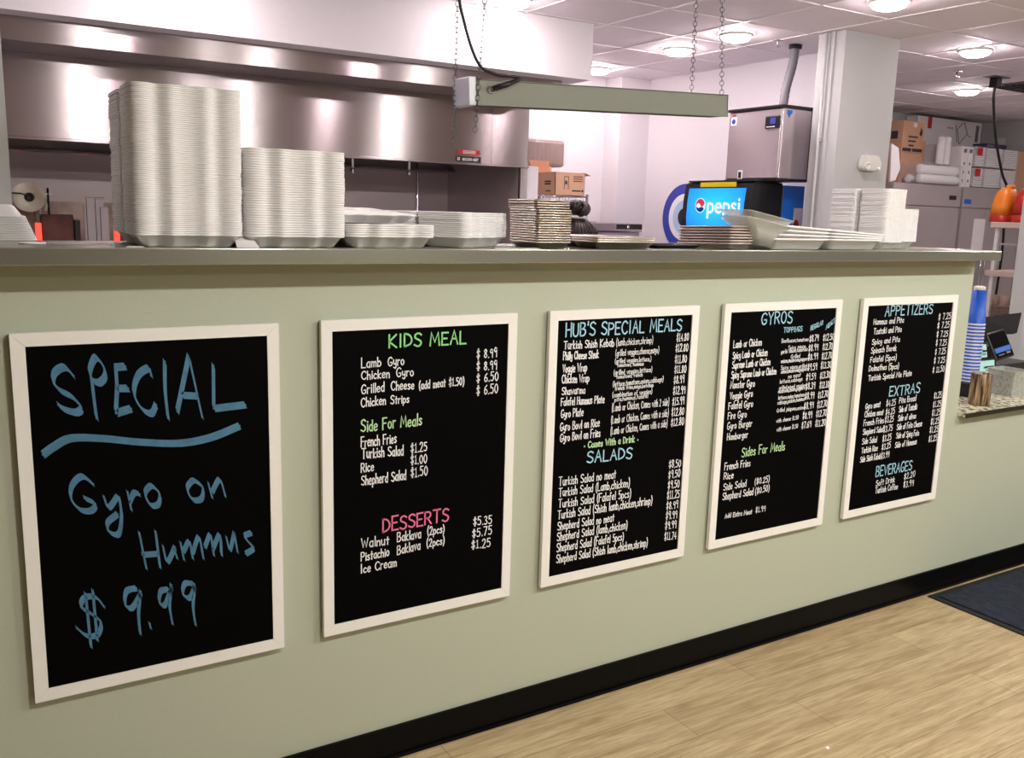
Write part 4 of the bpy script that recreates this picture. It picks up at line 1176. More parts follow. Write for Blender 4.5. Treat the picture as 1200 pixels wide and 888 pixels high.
# ------------------------------------------------------------------ metal pans
def pan_mesh(w, d, h, m, flare=.014):
    def rr(w_, d_, z, r=.014):
        P = []
        for cx, cy, a0 in ((-1, -1, PI), (1, -1, 1.5 * PI), (1, 1, 0), (-1, 1, PI / 2)):
            for i in range(5):
                a = a0 + i / 4 * PI / 2
                P.append((cx * (w_ / 2 - r) + r * math.cos(a), cy * (d_ / 2 - r) + r * math.sin(a) + d / 2, z))
        return P
    b = MB()
    f = flare
    b.loops([rr(w - 2 * f, d - 2 * f, 0), rr(w - .010, d - .010, h - .005), rr(w - .003, d - .003, h - .0056), rr(w, d, h - .003), rr(w - .003, d - .003, h), rr(w - .010, d - .010, h - .001),
             rr(w - 2 * f - .004, d - 2 * f - .004, .0015)])
    return b.mesh('sheet_pan', m)


PA = pan_mesh(.132, .168, .021, 'pan')
for i in range(18):
    put(PA, 'sheet_pan', (1.559 + random.uniform(-.0012, .0012), -.041 + (.012 if i > 13 else 0) + random.uniform(-.001, .001), TOP + .001 + i * .0073), random.uniform(-.006, .006),
        ('bottom' if i == 0 else 'topmost' if i == 17 else ordinal(i + 1) + ' from the bottom') + ' metal sheet pan of the tall pan stack', 'sheet pan', 'metal pans in the tall stack')
PB = pan_mesh(.244, .150, .024, 'pan', .02)
for i in range(3):
    put(PB, 'sheet_pan', (1.834, -.046, TOP + .001 + i * .0062), .0, ('bottom', 'middle', 'top')[i] + ' of three low metal pans right of the tall pan stack', 'sheet pan', 'three low metal pans')
PD = pan_mesh(.20, .16, .02, 'pan', .012)
for i in range(2):
    put(PD, 'sheet_pan', (1.84, .13, TOP + .001 + i * .014), .02, ('lower', 'upper')[i] + ' metal pan behind the three low pans, under the dark hair', 'sheet pan', 'metal pans behind')
PC = pan_mesh(.118, .275, .020, 'pan_brown', .012)
for i in range(7):
    put(PC, 'sheet_pan', (2.348 + random.uniform(-.002, .002), -.035 + random.uniform(-.003, .003), TOP + .003 + i * .0098), random.uniform(-.012, .012), ('bottom' if i == 0 else 'topmost' if i == 6 else ordinal(i + 1) + ' from the bottom') + ' worn brownish tray of the stack under the clear tub', 'tray', 'worn trays under the clear tub', rx=-.03)
PE = pan_mesh(.22, .14, .012, 'black', .01)
put(PE, 'baking_tray', (2.12, .03, TOP + .0005), .05, 'flat black tray lying between the low pans and the worn trays', 'tray', None)

# translucent tub
t = thing('plastic_tub', 'translucent plastic tub tipped on the worn trays', 'tub', (2.452, .0, TOP + .012))
t.rotation_euler = (0, math.radians(9), 0)


def sq(w, d, z, r=.02, n=4, ox=0):
    P = []
    for cx, cy, a0 in ((-1, -1, PI), (1, -1, 1.5 * PI), (1, 1, 0), (-1, 1, PI / 2)):
        for i in range(n + 1):
            a = a0 + i / n * PI / 2
            P.append((ox + cx * (w / 2 - r) + r * math.cos(a), cy * (d / 2 - r) + r * math.sin(a), z))
    return P


for nm, dz, ex in (('outer_tub', 0, 0), ('inner_tub', .022, .002)):
    b = MB()
    b.loops([sq(.085, .085, dz), sq(.13 + ex, .115, dz + .045, ox=-.015), sq(.225 + ex, .148, dz + .078, ox=-.022), sq(.233 + ex, .156, dz + .080, ox=-.022), sq(.233 + ex, .156, dz + .083, ox=-.022), sq(.219 + ex, .143, dz + .082, ox=-.022), sq(.124 + ex, .109, dz + .047, ox=-.015), sq(.078, .078, dz + .003)])
    b.build(nm, 'clear', t)

# ------------------------------------------------------------------ hanging strip fixture over the counter
A0, A1 = Vector((1.50, .36, 2.060)), Vector((2.618, .36, 2.107))
t = thing('hanging_light_fixture', 'grey-green strip light fixture hanging by chains over the counter', 'light fixture', A0)
ang = math.atan2(A1.z - A0.z, A1.x - A0.x)
LN = (A1 - A0).length
Rm = Matrix.Rotation(-ang, 4, 'Y')
b = MB()
# inverted trough: top, two side walls, ends
b.box(0, LN, 0, .004, -.040, .038, 0, 0, Rm)
b.box(0, LN, .086, .090, -.040, .038, 0, 0, Rm)
b.box(0, LN, .0, .090, .036, .040, 0, 0, Rm)
b.box(LN - .004, LN, .0, .090, -.040, .040, 0, 0, Rm)
b.box(0, LN, -.004, .0, -.043, -.037, 0, 0, Rm)
b.build('housing', 'fixture', t)
MB().box(.03, LN - .03, .012, .078, -.036, -.030, 0.001, 0, Rm).build('reflector', 'chrome', t)
b = MB()
for yy in (.030, .060):
    b.lathe([(.012, .04), (.012, LN - .04)], (0, yy, -.022), 10, axis='X')
for v in b.bm.verts:
    v.co = Rm @ v.co
b.build('tube_lamp', 'white_plastic', t, 'unlit white tube')
MB().box(-.030, -.002, -.004, .104, -.045, .046, .003, 0, Rm).build('end_plate', 'plate', t, 'bright galvanised end plate')


def chain(p0, p1, parent):
    p0, p1 = Vector(p0), Vector(p1)
    d = (p1 - p0)
    n = max(2, int(d.length / .0165))
    u = d.normalized()
    s0 = u.orthogonal().normalized()
    s1 = u.cross(s0)
    b = MB()
    for i in range(n):
        b.torus(p0 + d * ((i + .5) / n), .0078, .0014, s0 if i % 2 else s1, 8, 4, 1.35, u)
    b.build('chain', 'chain_metal', parent)


o_ = A0
def rel(x, y, z):
    return (x - o_.x, y - o_.y, z - o_.z)


chain(rel(1.485, .452, 2.9), rel(1.466, .452, 1.885), t)
chain(rel(1.555, .35, 2.9), rel(1.492, .35, 1.93), t)
chain(rel(2.50, .45, 2.9), rel(2.507, .45, 2.148), t)
chain(rel(2.505, .35, 2.9), rel(2.572, .35, 2.143), t)
cb = smooth_pts([rel(1.40, .37, 2.9), rel(1.425, .36, 2.40), rel(1.45, .36, 2.27), rel(1.50, .355, 2.15), rel(1.56, .35, 2.12), rel(1.63, .345, 2.117), rel(1.652, .34, 2.113), rel(1.64, .34, 2.105)], 6)
MB().tube(cb, .0052).build('power_cord', 'black', t)
MB().tube([rel(1.648, .335, 2.108), rel(1.60, .335, 2.088), rel(1.555, .34, 2.074)], [.006, .009, .010]).build('plug', 'black', t)
MB().torus(rel(1.553, .350, 2.071), .012, .0025, (0.3, 1, 0.2), 14, 6).build('socket_ring', 'chrome', t)

# ------------------------------------------------------------------ ice maker and drink dispenser against the right wall
t = thing('drink_counter', 'steel cabinet under the drink dispenser by the right wall', 'cabinet', (5.18, 2.62, 0))
MB().box(-.42, .40, -.40, .9, .08, .90, .004).build('body', 'steel2', t)
MB().box(-.44, .405, -.42, .92, .90, .93, .004).build('worktop', 'steel', t)
for sx in (-.38, .38):
    for sy in (-.36, .86):
        MB().box(sx - .02, sx + .02, sy - .02, sy + .02, 0, .08).build('foot', 'black', t)

t = thing('drink_dispenser', 'black soda dispenser with lit blue PEPSI front panel', 'soda dispenser', (4.75, 2.27, .93))
b = MB().box(.02, .295, .0, .68, .0, 1.0, .01)
b.build('cabinet', 'black', t)
prof = [(0.02, .62), (-.012, .66), (-.022, .74), (-.016, .88), (.004, .985), (.03, 1.0), (.03, .62)]
b = MB().prism([(p[0], -.004, p[1]) for p in prof], (0, .684, 0))
b.build('bezel', 'black', t)
ls = []
for (x, z) in ((-.0135, .665), (-.0225, .74), (-.0185, .86), (-.006, .955)):
    ls.append([(x - .003, .05, z), (x - .003, .63, z)])
M['screen'] = mat('lit_blue_panel', (12, 128, 226), 0.3, emit=1.0)
nt = M['screen'].node_tree
bs = nt.nodes['Principled BSDF']
gr = nt.nodes.new('ShaderNodeTexGradient')
gr.gradient_type = 'SPHERICAL'
tcn = nt.nodes.new('ShaderNodeTexCoord')
mpn = nt.nodes.new('ShaderNodeMapping')
mpn.inputs['Location'].default_value = (0, -.34 * 2.5, -.82 * 4.2)
mpn.inputs['Scale'].default_value = (1, 2.5, 4.2)
rp = nt.nodes.new('ShaderNodeValToRGB')
rp.color_ramp.elements[0].color = lin((6, 96, 206))
rp.color_ramp.elements[1].color = lin((30, 206, 248))
nt.links.new(tcn.outputs['Object'], mpn.inputs[0])
nt.links.new(mpn.outputs[0], gr.inputs[0])
nt.links.new(gr.outputs['Fac'], rp.inputs[0])
nt.links.new(rp.outputs[0], bs.inputs['Emission Color'])
b = MB().loops(ls, cap0=False, cap1=False, closed=False)
scr = b.build('lit_panel', 'screen', t, 'glowing blue front panel')
M['lit_white'] = emission('lit_white_print', (250, 252, 255), 1.0)
M['lit_red'] = emission('lit_red_print', (226, 60, 80), 1.0)
M['lit_navy'] = emission('lit_navy_print', (0, 70, 160), 0.9)
text_mesh('brand_lettering', 'pepsi', .165, 'lit_white', scr, face_x(-.0285, .246, .828), bold=.0022)
cx, cz, R = .482, .832, .053
b = MB()
for i in range(26):
    a0, a1 = 2 * PI * i / 26, 2 * PI * (i + 1) / 26
    b.face([(-.0272, cx, cz), (-.0272, cx + R * math.cos(a0), cz + R * math.sin(a0)), (-.0272, cx + R * math.cos(a1), cz + R * math.sin(a1))])
b.build('emblem_disc', 'lit_white', scr)


def wave(top):
    pts = []
    n = 18
    r = R * .90
    for i in range(n + 1):
        a = (0.12 * PI + (PI * .95) * i / n) if top else (-.98 * PI + (PI * .80) * i / n)
        pts.append((cx - r * math.cos(a), cz + r * math.sin(a)))
    e0, e1 = pts[-1], pts[0]
    for i in range(1, 10):
        f = i / 10
        yv = e0[0] + (e1[0] - e0[0]) * f
        zv = e0[1] + (e1[1] - e0[1]) * f + (.020 if top else .016) * math.sin(f * 2 * PI) * (1 if top else .6)
        pts.append((yv, zv))
    return pts


for nm, top, mk in (('emblem_red', True, 'lit_red'), ('emblem_blue', False, 'lit_navy')):
    b = MB()
    b.face([(-.0278, y, z) for y, z in wave(top)])
    b.build(nm, mk, scr)
MB().box(.005, .28, .0, .66, 1.001, 1.012, .003).build('top_tray', 'black', t)
MB().box(-.004, .002, .16, .52, .965, .998).build('yellow_label', 'yellow', t, 'yellow strip label')
o = MB().box(.298, .52, -.001, .66, .0, .985, .006).build('side_panel', 'eye_blue', t, 'blue side panel')
M['pepsi_blue'] = mat('blue_panel_print', (16, 104, 206), .4)
o.data.materials[0] = M['pepsi_blue']
MB().box(.290, .296, -.006, .0, .05, .97).build('edge_strip', 'chrome', t)
b = MB().box(.42, .515, -.004, -.0015, .60, .83)
o = b.build('sticker', 'paper', t, 'white and red sticker')
MB().prism([(.45 + .03 * math.cos(i * PI / 8), -.0055, .70 + .05 * math.sin(i * PI / 8)) for i in range(16)], (0, .001, 0)).build('print', 'red', o)
MB().lathe([(0, 0), (.05, 0), (.05, .02), (0, .02)], (-.01, .3, .05), 14).build('drip_cup', 'chrome', t)

t = thing('ice_machine', 'stainless ice machine standing on the soda dispenser', 'ice machine', (4.85, 2.143, 1.952))
MB().box(.004, .29, .004, .50, .0, .468, .006).build('body', 'ice_steel', t)
MB().box(-.004, .004, .012, .498, .004, .462, .003).build('front_door', 'ice_steel', t)
MB().box(-.012, .33, -.004, .512, .468, .488, .004).build('top_cap', 'dark_metal', t)
MB().box(.29, .318, -.002, .50, -.01, .47).build('rear_panel', 'black', t)
MB().box(-.008, .31, .0, .50, -.014, .0).build('base_rail', 'black', t)
o = MB().box(-.012, -.004, .01, .145, .335, .418, .006).build('control_panel', 'black', t)
MB().box(-.0135, -.012, .05, .098, .365, .405).build('display', 'eye_blue', o, 'small blue display')
MB().box(-.0138, -.012, .055, .13, .343, .348).build('trim_line', 'paper', o)
o = MB().box(-.0065, -.004, .425, .475, .375, .432).build('badge', 'paper', t)
MB().prism([(-.0075, .45 + .02 * math.cos(i * PI / 3), .402 + .02 * math.sin(i * PI / 3)) for i in range(6)], (.001, 0, 0)).build('emblem', 'eye_blue', o)
MB().box(-.008, -.004, .435, .465, .440, .450).build('red_mark', 'red', t)
o = MB().box(-.009, -.004, .33, .375, .0, .062, .004).build('latch', 'paper', t)
MB().box(-.0105, -.009, .34, .365, .008, .05).build('slot', 'black', o)
b = MB().box(.045, .09, .0012, .0035, .43, .455)
b.prism([(.052, .0012, .43), (.078, .0012, .43), (.066, .0012, .405)], (0, .002, 0))
b.build('sticker', 'pepsi_blue', t, 'small blue sticker')
t = thing('conduit_hose', 'grey flexible hose rising from the ice machine to the ceiling', 'hose', (5.17, 2.42, 2.44))
pts = smooth_pts([(-.03, 0, 0), (-.01, 0, .16), (.035, 0, .32), (.05, 0, .46)], 8)
MB().tube(pts, [.030 + .0025 * (i % 2) for i in range(len(pts))], 12).build('hose', 'conduit', t)
MB().lathe([(.045, .43), (.045, .457)], (.05, 0, 0), 14).build('collar', 'dark_metal', t)

# evil-eye disc on the right wall
t = thing('wall_emblem', 'round blue, white and black eye emblem on the white right wall', 'wall sign', (5.595, 3.89, 1.672))
for nm, r, xx, mk in (('outer_ring', .292, 0, 'eye_blue'), ('white_ring', .205, -.002, 'eye_white'), ('light_ring', .148, -.004, 'eye_light'), ('pupil', .078, -.006, 'eye_black')):
    n = 40
    MB().prism([(xx - .002, r * math.cos(2 * PI * i / n), r * math.sin(2 * PI * i / n)) for i in range(n)], (.0035, 0, 0)).build(nm, mk, t)

# emergency light on the column
t = thing('wall_sensor', 'white plastic emergency light unit on the grey column', 'emergency light', (5.38, 1.85, 2.07))
b = MB()
b.prism([(-.088, -.002, .052), (.06, -.002, .052), (.1, -.002, .0), (.085, -.002, -.05), (-.07, -.002, -.05), (-.1, -.002, -.03)][::-1], (0, -.05, 0))
bmesh.ops.bevel(b.bm, geom=b.bm.edges[:], offset=.008, segments=2, affect='EDGES')
b.build('housing', 'white_plastic', t)
MB().lathe([(.026, 0), (.026, .008), (.020, .010), (.020, .004), (.0, .004)], (-.058, -.052, -.024), 18, axis='Y').build('lamp_head', 'white_plastic', t)
MB().lathe([(.012, 0), (.012, .006), (.0, .006)], (.06, -.052, -.036), 14, axis='Y').build('lamp_head', 'white_plastic', t)

# ------------------------------------------------------------------ tall cabinet, wire shelf and boxes by the kitchen back wall
t = thing('upright_cooler', 'low steel cabinet top with dark display band behind the low pans', 'cooler', (4.92, 4.35, 0))
MB().box(-.29, .29, -.32, .3, .08, 1.53, .006).build('body', 'fridge_steel', t)
MB().box(-.31, .29, -.35, .3, 1.535, 1.605, .006).build('header', 'steel', t)
o = MB().box(.01, .285, -.356, -.351, 1.555, 1.598).build('display_band', 'eye_black', t, 'dark navy display band')
MB().lathe([(0, 0), (.016, 0), (.016, .003), (0, .004)], (.13, -.357, 1.575), 18, axis='Y').build('emblem', 'chrome', o)
MB().box(-.27, .27, -.335, -.321, .2, 1.48, .004).build('door', 'steel2', t)
MB().tube([(-.24, -.35, .7), (-.24, -.36, .72), (-.24, -.36, 1.08), (-.24, -.35, 1.1)], .008).build('handle', 'chrome', t)
MB().box(-.25, -.1, -.2, .0, 1.606, 1.612).build('vent_grille', 'dark_metal', t)

t = thing('wire_shelf', 'chrome wire shelving unit holding the cardboard box', 'shelf', (4.3, 4.28, 0))
for sx in (-.30, .235):
    for sy in (-.37, .37):
        MB().tube([(sx, sy, 0), (sx, sy, 1.835)], .0125).build('post', 'chrome', t)
for zz in (.3, .85, 1.35, 1.80):
    b = MB()
    for sy in (-.37, .37):
        for dz in (-.025, .012):
            b.tube([(-.30, sy, zz + dz), (.235, sy, zz + dz)], .0045, 6)
        for q in range(18):
            x0 = -.29 + q * .03
            b.tube([(x0, sy, zz - .025), (x0 + .015, sy, zz + .012)], .0022, 5)
    for sx in (-.30, .235):
        for dz in (-.025, .012):
            b.tube([(sx, -.37, zz + dz), (sx, .37, zz + dz)], .0045, 6)
    for q in range(22):
        b.tube([(-.29 + q * .024, -.37, zz + .014), (-.29 + q * .024, .37, zz + .014)], .0022, 5)
    b.build('wire_deck', 'chrome', t)


def carton(name, label, x0, x1, y0, y1, z0, z1, m='card', group=None, flaps=False, cat='box', tape=True):
    t = thing(name, label, cat, ((x0 + x1) / 2, (y0 + y1) / 2, z0), 0, group)
    w, d, h = (x1 - x0) / 2, (y1 - y0) / 2, z1 - z0
    b = MB()
    if flaps:
        k = .004
        b.box(-w, w, -d, d, 0, k)
        b.box(-w, w, -d, -d + k, 0, h)
        b.box(-w, w, d - k, d, 0, h)
        b.box(-w, -w + k, -d, d, 0, h)
        b.box(w - k, w, -d, d, 0, h)
    else:
        b.box(-w, w, -d, d, 0, h, .003)
    b.build('carton_body', m, t)
    if flaps:
        MB().prism([(-w, d - .004, h), (w * .25, d - .004, h), (w * .34, d + .03, h + .105), (-w, d + .03, h + .105)], (0, .004, 0)).build('flap', 'card_dark', t, 'open brown flap standing up')
        MB().prism([(w - .002, -d, h), (w - .002, d, h), (w + .06, d, h - .02), (w + .06, -d, h - .02)], (0, 0, .004)).build('flap', m, t)
    elif tape:
        MB().box(-w * .98, w * .98, -.03, .03, h + .0002, h + .001).build('tape_strip', 'kraft', t)
    return t


t = carton('cardboard_box', 'open brown cardboard box with printed sides on the wire shelf', 4.212, 4.505, 3.91, 4.28, 1.8185, 2.005, flaps=True)
b = MB()
for q in range(3):
    b.box(.03 + 0 * q, .125, -.1865, -.1853, .115 + q * .018, .122 + q * .018)
b.box(.02, .11, -.1865, -.1853, .035, .047)
b.sphere((.125, -.186, .042), .011, (1, .08, 1), 10, 6)
b.box(-.06, -.055, -.1865, -.1853, .05, .155)
b.box(-.02, -.015, -.1865, -.1853, .05, .155)
b.box(-.055, -.02, -.1865, -.1853, .15, .155)
b.box(-.05, -.03, -.1865, -.1853, .09, .12)
for q in range(2):
    b.box(-.1478, -.1465, -.12, -.03, .085 + q * .02, .098 + q * .02)
b.box(-.1478, -.1465, -.12, -.05, .03, .04)
b.build('printing', 'ink', t)
carton('cardboard_box', 'plain brown cardboard box behind the open one, under the wrapped bundle', 4.05, 4.50, 4.40, 4.65, 1.8185, 2.07)
# plastic-wrapped bundle
t = thing('wrapped_bundle', 'brown bundle in clear wrap on top of the boxes by the hood', 'bundle', (4.445, 4.55, 2.073))
b = MB().box(-.21, .21, -.12, .12, 0, .225, .03)
for q in range(26):
    x0 = -.20 + q * .0155
    b.box(x0, x0 + .006, -.1225, -.119, .02 + random.uniform(0, .03), .19 + random.uniform(0, .015))
b.build('stacked_contents', 'bun', t)
b = MB()
b.box(-.218, .224, -.128, .128, .0, .236, .035)
bmesh.ops.subdivide_edges(b.bm, edges=b.bm.edges[:], cuts=3, use_grid_fill=True)
for v in b.bm.verts:
    v.co += Vector((random.uniform(-.003, .003), random.uniform(-.004, .002), random.uniform(-.003, .003)))
b.build('clear_wrap', 'film', t)

# ------------------------------------------------------------------ person behind the counter
def skin(name, pts, edges, mtl, parent, lv=2):
    me = bpy.data.meshes.new(name)
    me.from_pydata([p[0] for p in pts], edges, [])
    o = bpy.data.objects.new(name, me)
    COL.objects.link(o)
    o.parent = parent
    me.materials.append(M[mtl])
    md = o.modifiers.new('skin', 'SKIN')
    md.use_smooth_shade = True
    for i, p in enumerate(pts):
        me.skin_vertices[0].data[i].radius = p[1] if isinstance(p[1], tuple) else (p[1], p[1])
    me.skin_vertices[0].data[0].use_root = True
    sb = o.modifiers.new('sub', 'SUBSURF')
    sb.levels = sb.render_levels = lv
    return o


t = thing('person', 'person behind the counter seen from behind, dark hair in a top bun with white tie', 'person', (2.545, 1.25, 0), math.radians(20))
pts, edges = [], []


def P_(p, r, link=None):
    pts.append((p, r))
    if link is not None:
        edges.append((link, len(pts) - 1))
    return len(pts) - 1


pel = P_((0, 0, .90), (.15, .11))
wa = P_((0, .01, 1.06), (.125, .095), pel)
ch = P_((0, 0, 1.24), (.15, .105), wa)
nk = P_((0, -.005, 1.36), (.065, .06), ch)
n2 = P_((0, .012, 1.44), (.052, .054), nk)
for sx in (-1, 1):
    sh = P_((sx * .165, 0, 1.31), (.055, .055), ch)
    el = P_((sx * .215, .04, 1.06), (.042, .042), sh)
    wr = P_((sx * .19, .24, .98), (.028, .026), el)
    hd = P_((sx * .185, .31, .965), (.034, .02), wr)
    for fi, (ox, ln) in enumerate(((-.027, .068), (-.009, .078), (.009, .074), (.026, .060))):
        k1 = P_((sx * .185 + ox, .352, .962), (.0088, .0088), hd)
        k2 = P_((sx * .185 + ox * 1.05, .352 + ln * .5, .952), (.0082, .0082), k1)
        P_((sx * .185 + ox * 1.05, .352 + ln * .85, .930), (.0072, .0072), k2)
    th1 = P_((sx * .185 - sx * .042, .315, .958), (.0098, .0098), hd)
    P_((sx * .185 - sx * .058, .352, .945), (.0085, .0085), th1)
    hp = P_((sx * .09, 0, .84), (.088, .092), pel)
    kn = P_((sx * .10, .015, .47), (.058, .062), hp)
    an = P_((sx * .105, -.01, .09), (.038, .042), kn)
    P_((sx * .112, .14, .035), (.04, .03), an)
skin('body', pts, edges, 'skin', t)
# head with face, looking into the kitchen (+y)
b = MB().sphere((0, .012, 1.535), .082, (.92, 1.12, 1.30), 24, 16)
b.sphere((0, .075, 1.465), .045, (.95, .9, .8), 14, 10)
b.sphere((0, .112, 1.522), .013, (.8, 1.2, 1.5), 10, 8)
for sx in (-1, 1):
    b.sphere((sx * .078, .01, 1.525), .02, (.35, .7, 1.4), 10, 8)
hdm = b.build('head', 'skin', t)
b = MB()
for sx in (-1, 1):
    b.sphere((sx * .03, .094, 1.545), .0105, (1.2, .5, .7), 10, 8)
b.build('eyes', 'eye_black', hdm)
MB().sphere((0, .109, 1.478), .018, (1.2, .4, .35), 12, 6).build('mouth', 'red_plastic', hdm)
b = MB().sphere((0, -.008, 1.553), .098, (1.08, 1.10, 1.04), 32, 20)
b.sphere((0, -.04, 1.49), .08, (1.02, .9, 1.1), 20, 14)
for q in range(36):
    a = 2 * PI * q / 36
    pth = [(math.sin(u) * .106 * math.cos(a), -.008 + math.sin(u) * .108 * math.sin(a), 1.553 + .103 * math.cos(u)) for u in [k * .14 + .12 for k in range(9)]]
    b.tube(pth, .0035, 5)
b.build('hair', 'hair', t)
b = MB()
for q in range(7):
    a = q * 2 * PI / 7
    b.torus((.022 * math.cos(a), -.01 + .022 * math.sin(a), 1.700 + .006 * math.sin(q * 2.1)), .026, .015, (math.sin(a), -math.cos(a), .5), 14, 8)
b.sphere((0, -.01, 1.70), .036, (1.15, 1.1, .9), 16, 12)
b.build('hair_bun', 'hair', t, 'rolled dark top bun')
MB().torus((0, -.008, 1.662), .034, .0085, (0, 0, 1), 20, 8).build('hair_tie', 'paper', t, 'white hair tie')
b = MB()
ell = lambda rx, ry, z, oy=0: [(rx * math.cos(2 * PI * i / 24), oy + ry * math.sin(2 * PI * i / 24), z) for i in range(24)]
b.loops([ell(.165, .128, .86), ell(.142, .112, 1.05), ell(.168, .122, 1.22), ell(.20, .09, 1.325), ell(.085, .075, 1.385), ell(.07, .068, 1.39)], cap0=False, cap1=False)
for sx in (-1, 1):
    b.tube([(sx * .14, 0, 1.33), (sx * .185, .01, 1.24), (sx * .205, .03, 1.13)], [.07, .066, .058], 14)
b.build('tshirt', 'shirt', t)
b = MB()
for sx in (-1, 1):
    b.tube([(sx * .08, 0, .93), (sx * .092, 0, .80), (sx * .10, .015, .47), (sx * .105, -.008, .10)], [.10, .105, .078, .066], 16)
b.build('trousers', 'trouser', t)
for sx in (-1, 1):
    MB().box(sx * .11 - .048, sx * .11 + .048, -.07, .20, 0.0, .075, .025).build('shoe', 'black', t)

# ------------------------------------------------------------------ refrigerators and storage at the far right
def fridge(x0, x1, label):
    w = (x1 - x0) / 2
    t = thing('refrigerator', label, 'refrigerator', ((x0 + x1) / 2, 4.05, 0), 0, 'tall steel refrigerators')
    MB().box(-w, w, -.33, .40, .12, 2.08, .006).build('cabinet', 'fridge_steel', t)
    o = MB().box(-w, w, -.35, -.33, 1.862, 2.08, .004).build('header_panel', 'fridge_steel', t)
    for s, (a, c) in enumerate(((-w + .004, -.127), (-.121, w - .004))):
        d = MB().box(a, c, -.35, -.332, .2, 1.852, .004).build('door', 'fridge_steel', t)
        hx = c - .03 if s == 0 else a + .03
        MB().tube([(hx, -.352, .95), (hx, -.385, .97), (hx, -.385, 1.35), (hx, -.352, 1.37)], .009).build('handle', 'chrome', d)
    for sx in (-w + .06, w - .06):
        MB().tube([(sx, -.28, 0), (sx, -.28, .12)], .03).build('caster', 'black', t)
    return t, o, w


t, hp, w = fridge(8.20, 9.345, 'steel refrigerator below the cardboard boxes and plastic bags')
o = MB().box(w - .20, w - .08, -.3535, -.3505, 1.935, 1.98).build('nameplate', 'black', hp)
t, hp, w = fridge(9.385, 10.53, 'steel refrigerator further right with a white paper on its door')
o = MB().box(-w + .035, -w + .155, -.3535, -.3505, 1.90, 1.95).build('nameplate', 'pepsi_blue', hp)
MB().box(-w + .25, -w + .46, -.3535, -.3505, 1.34, 1.745).build('paper_notice', 'paper', t, 'white paper notice taped to the door')
FT = 2.083

t = carton('cardboard_box', 'brown cardboard box directly on the left refrigerator', 8.67, 9.025, 4.0, 4.3, FT, 2.415, group='stacked brown cardboard boxes')
t = carton('cardboard_box', 'brown cardboard box with dark leaf print, upper of the two stacked', 8.67, 9.03, 4.0, 4.32, 2.418, 2.745, group='stacked brown cardboard boxes')
b = MB()
FY0, FY1 = -.1625, -.1608
for q, (w0, w1) in enumerate(((-.085, .075), (-.085, .045), (-.07, .015))):
    b.box(w0, w1, FY0, FY1, .155 - q * .045, .172 - q * .045)
b.box(-.165, -.02, FY0, FY1, .012, .045)
b.box(.0, .165, FY0, FY1, .012, .045)
b.prism([(.095, FY0, .20), (.125, FY0, .175), (.145, FY0, .20), (.14, FY0, .24), (.115, FY0, .265), (.11, FY0, .235)], (0, .0016, 0))
b.build('printing', 'ink', t)
b = MB().box(-.1815, -.1802, -.10, -.02, .14, .22)
b.build('side_mark', 'ink', t)
MB().box(-.015, .045, -.1632, -.1608, .265, .31).build('white_label', 'paper', t)
t = carton('cardboard_box', 'brown cardboard box edge behind the clear cup sleeves', 9.035, 9.15, 4.06, 4.3, FT, 2.56)
t = carton('white_carton', 'large white carton with sketched print at the back of the storage pile', 9.36, 10.58, 4.335, 4.48, FT, 2.868, m='paper', tape=False)
b = MB()
b.box(.50, .56, -.0752, -.0735, .56, .75)
for a0, a1 in (((.14, .62), (.26, .70)), ((.26, .70), (.34, .58)), ((.34, .58), (.20, .45)), ((.20, .45), (.14, .62)), ((.10, .66), (.16, .46)), ((.34, .56), (.42, .54))):
    b.tube([(a0[0], -.0745, a0[1] + .07), (a1[0], -.0745, a1[1] + .07)], .004, 5)
for q in range(3):
    b.box(-.05 + q * .04, -.03 + q * .04, -.0752, -.0735, .68, .70)
b.build('printing', 'conduit', t)
MB().box(-.42, -.35, -.0752, -.0735, .66, .79).build('red_mark', 'red', t)

for i, (x0, x1, lab) in enumerate(((9.385, 9.475, 'narrow upright white carton, left one of the pair beside clear bags'), (9.485, 9.575, 'narrow upright white carton, right of the pair beside the clear bags'))):
    t = carton('white_carton', lab, x0, x1, 3.76, 4.15, FT, 2.51, m='paper', group='narrow white cartons', tape=False)
    b = MB()
    b.box(-.025, .025, -.1962, -.1953, .36, .40)
    for q in range(3):
        b.box(-.012, .012, -.1962, -.1953, .05 + q * .09, .08 + q * .09)
    b.build('printing', 'conduit', t)
t = carton('red_white_carton', 'small carton with a bright red panel beside the cup sleeves', 9.265, 9.365, 3.98, 4.15, FT, 2.53, m='paper', tape=False)
MB().box(-.045, .02, -.087, -.0853, .20, .44).build('red_panel', 'red', t)


def wrap_cover(b, x0, x1, y0, y1, z0, z1, bev, amp):
    q = MB().box(x0, x1, y0, y1, z0, z1, bev)
    bmesh.ops.subdivide_edges(q.bm, edges=[e for e in q.bm.edges if e.calc_length() > .06], cuts=5, use_grid_fill=True)
    for v in q.bm.verts:
        if v.co.z > z0 + .004:
            v.co += Vector((random.uniform(-amp, amp), random.uniform(-amp, amp), random.uniform(-amp, amp)))
    return q


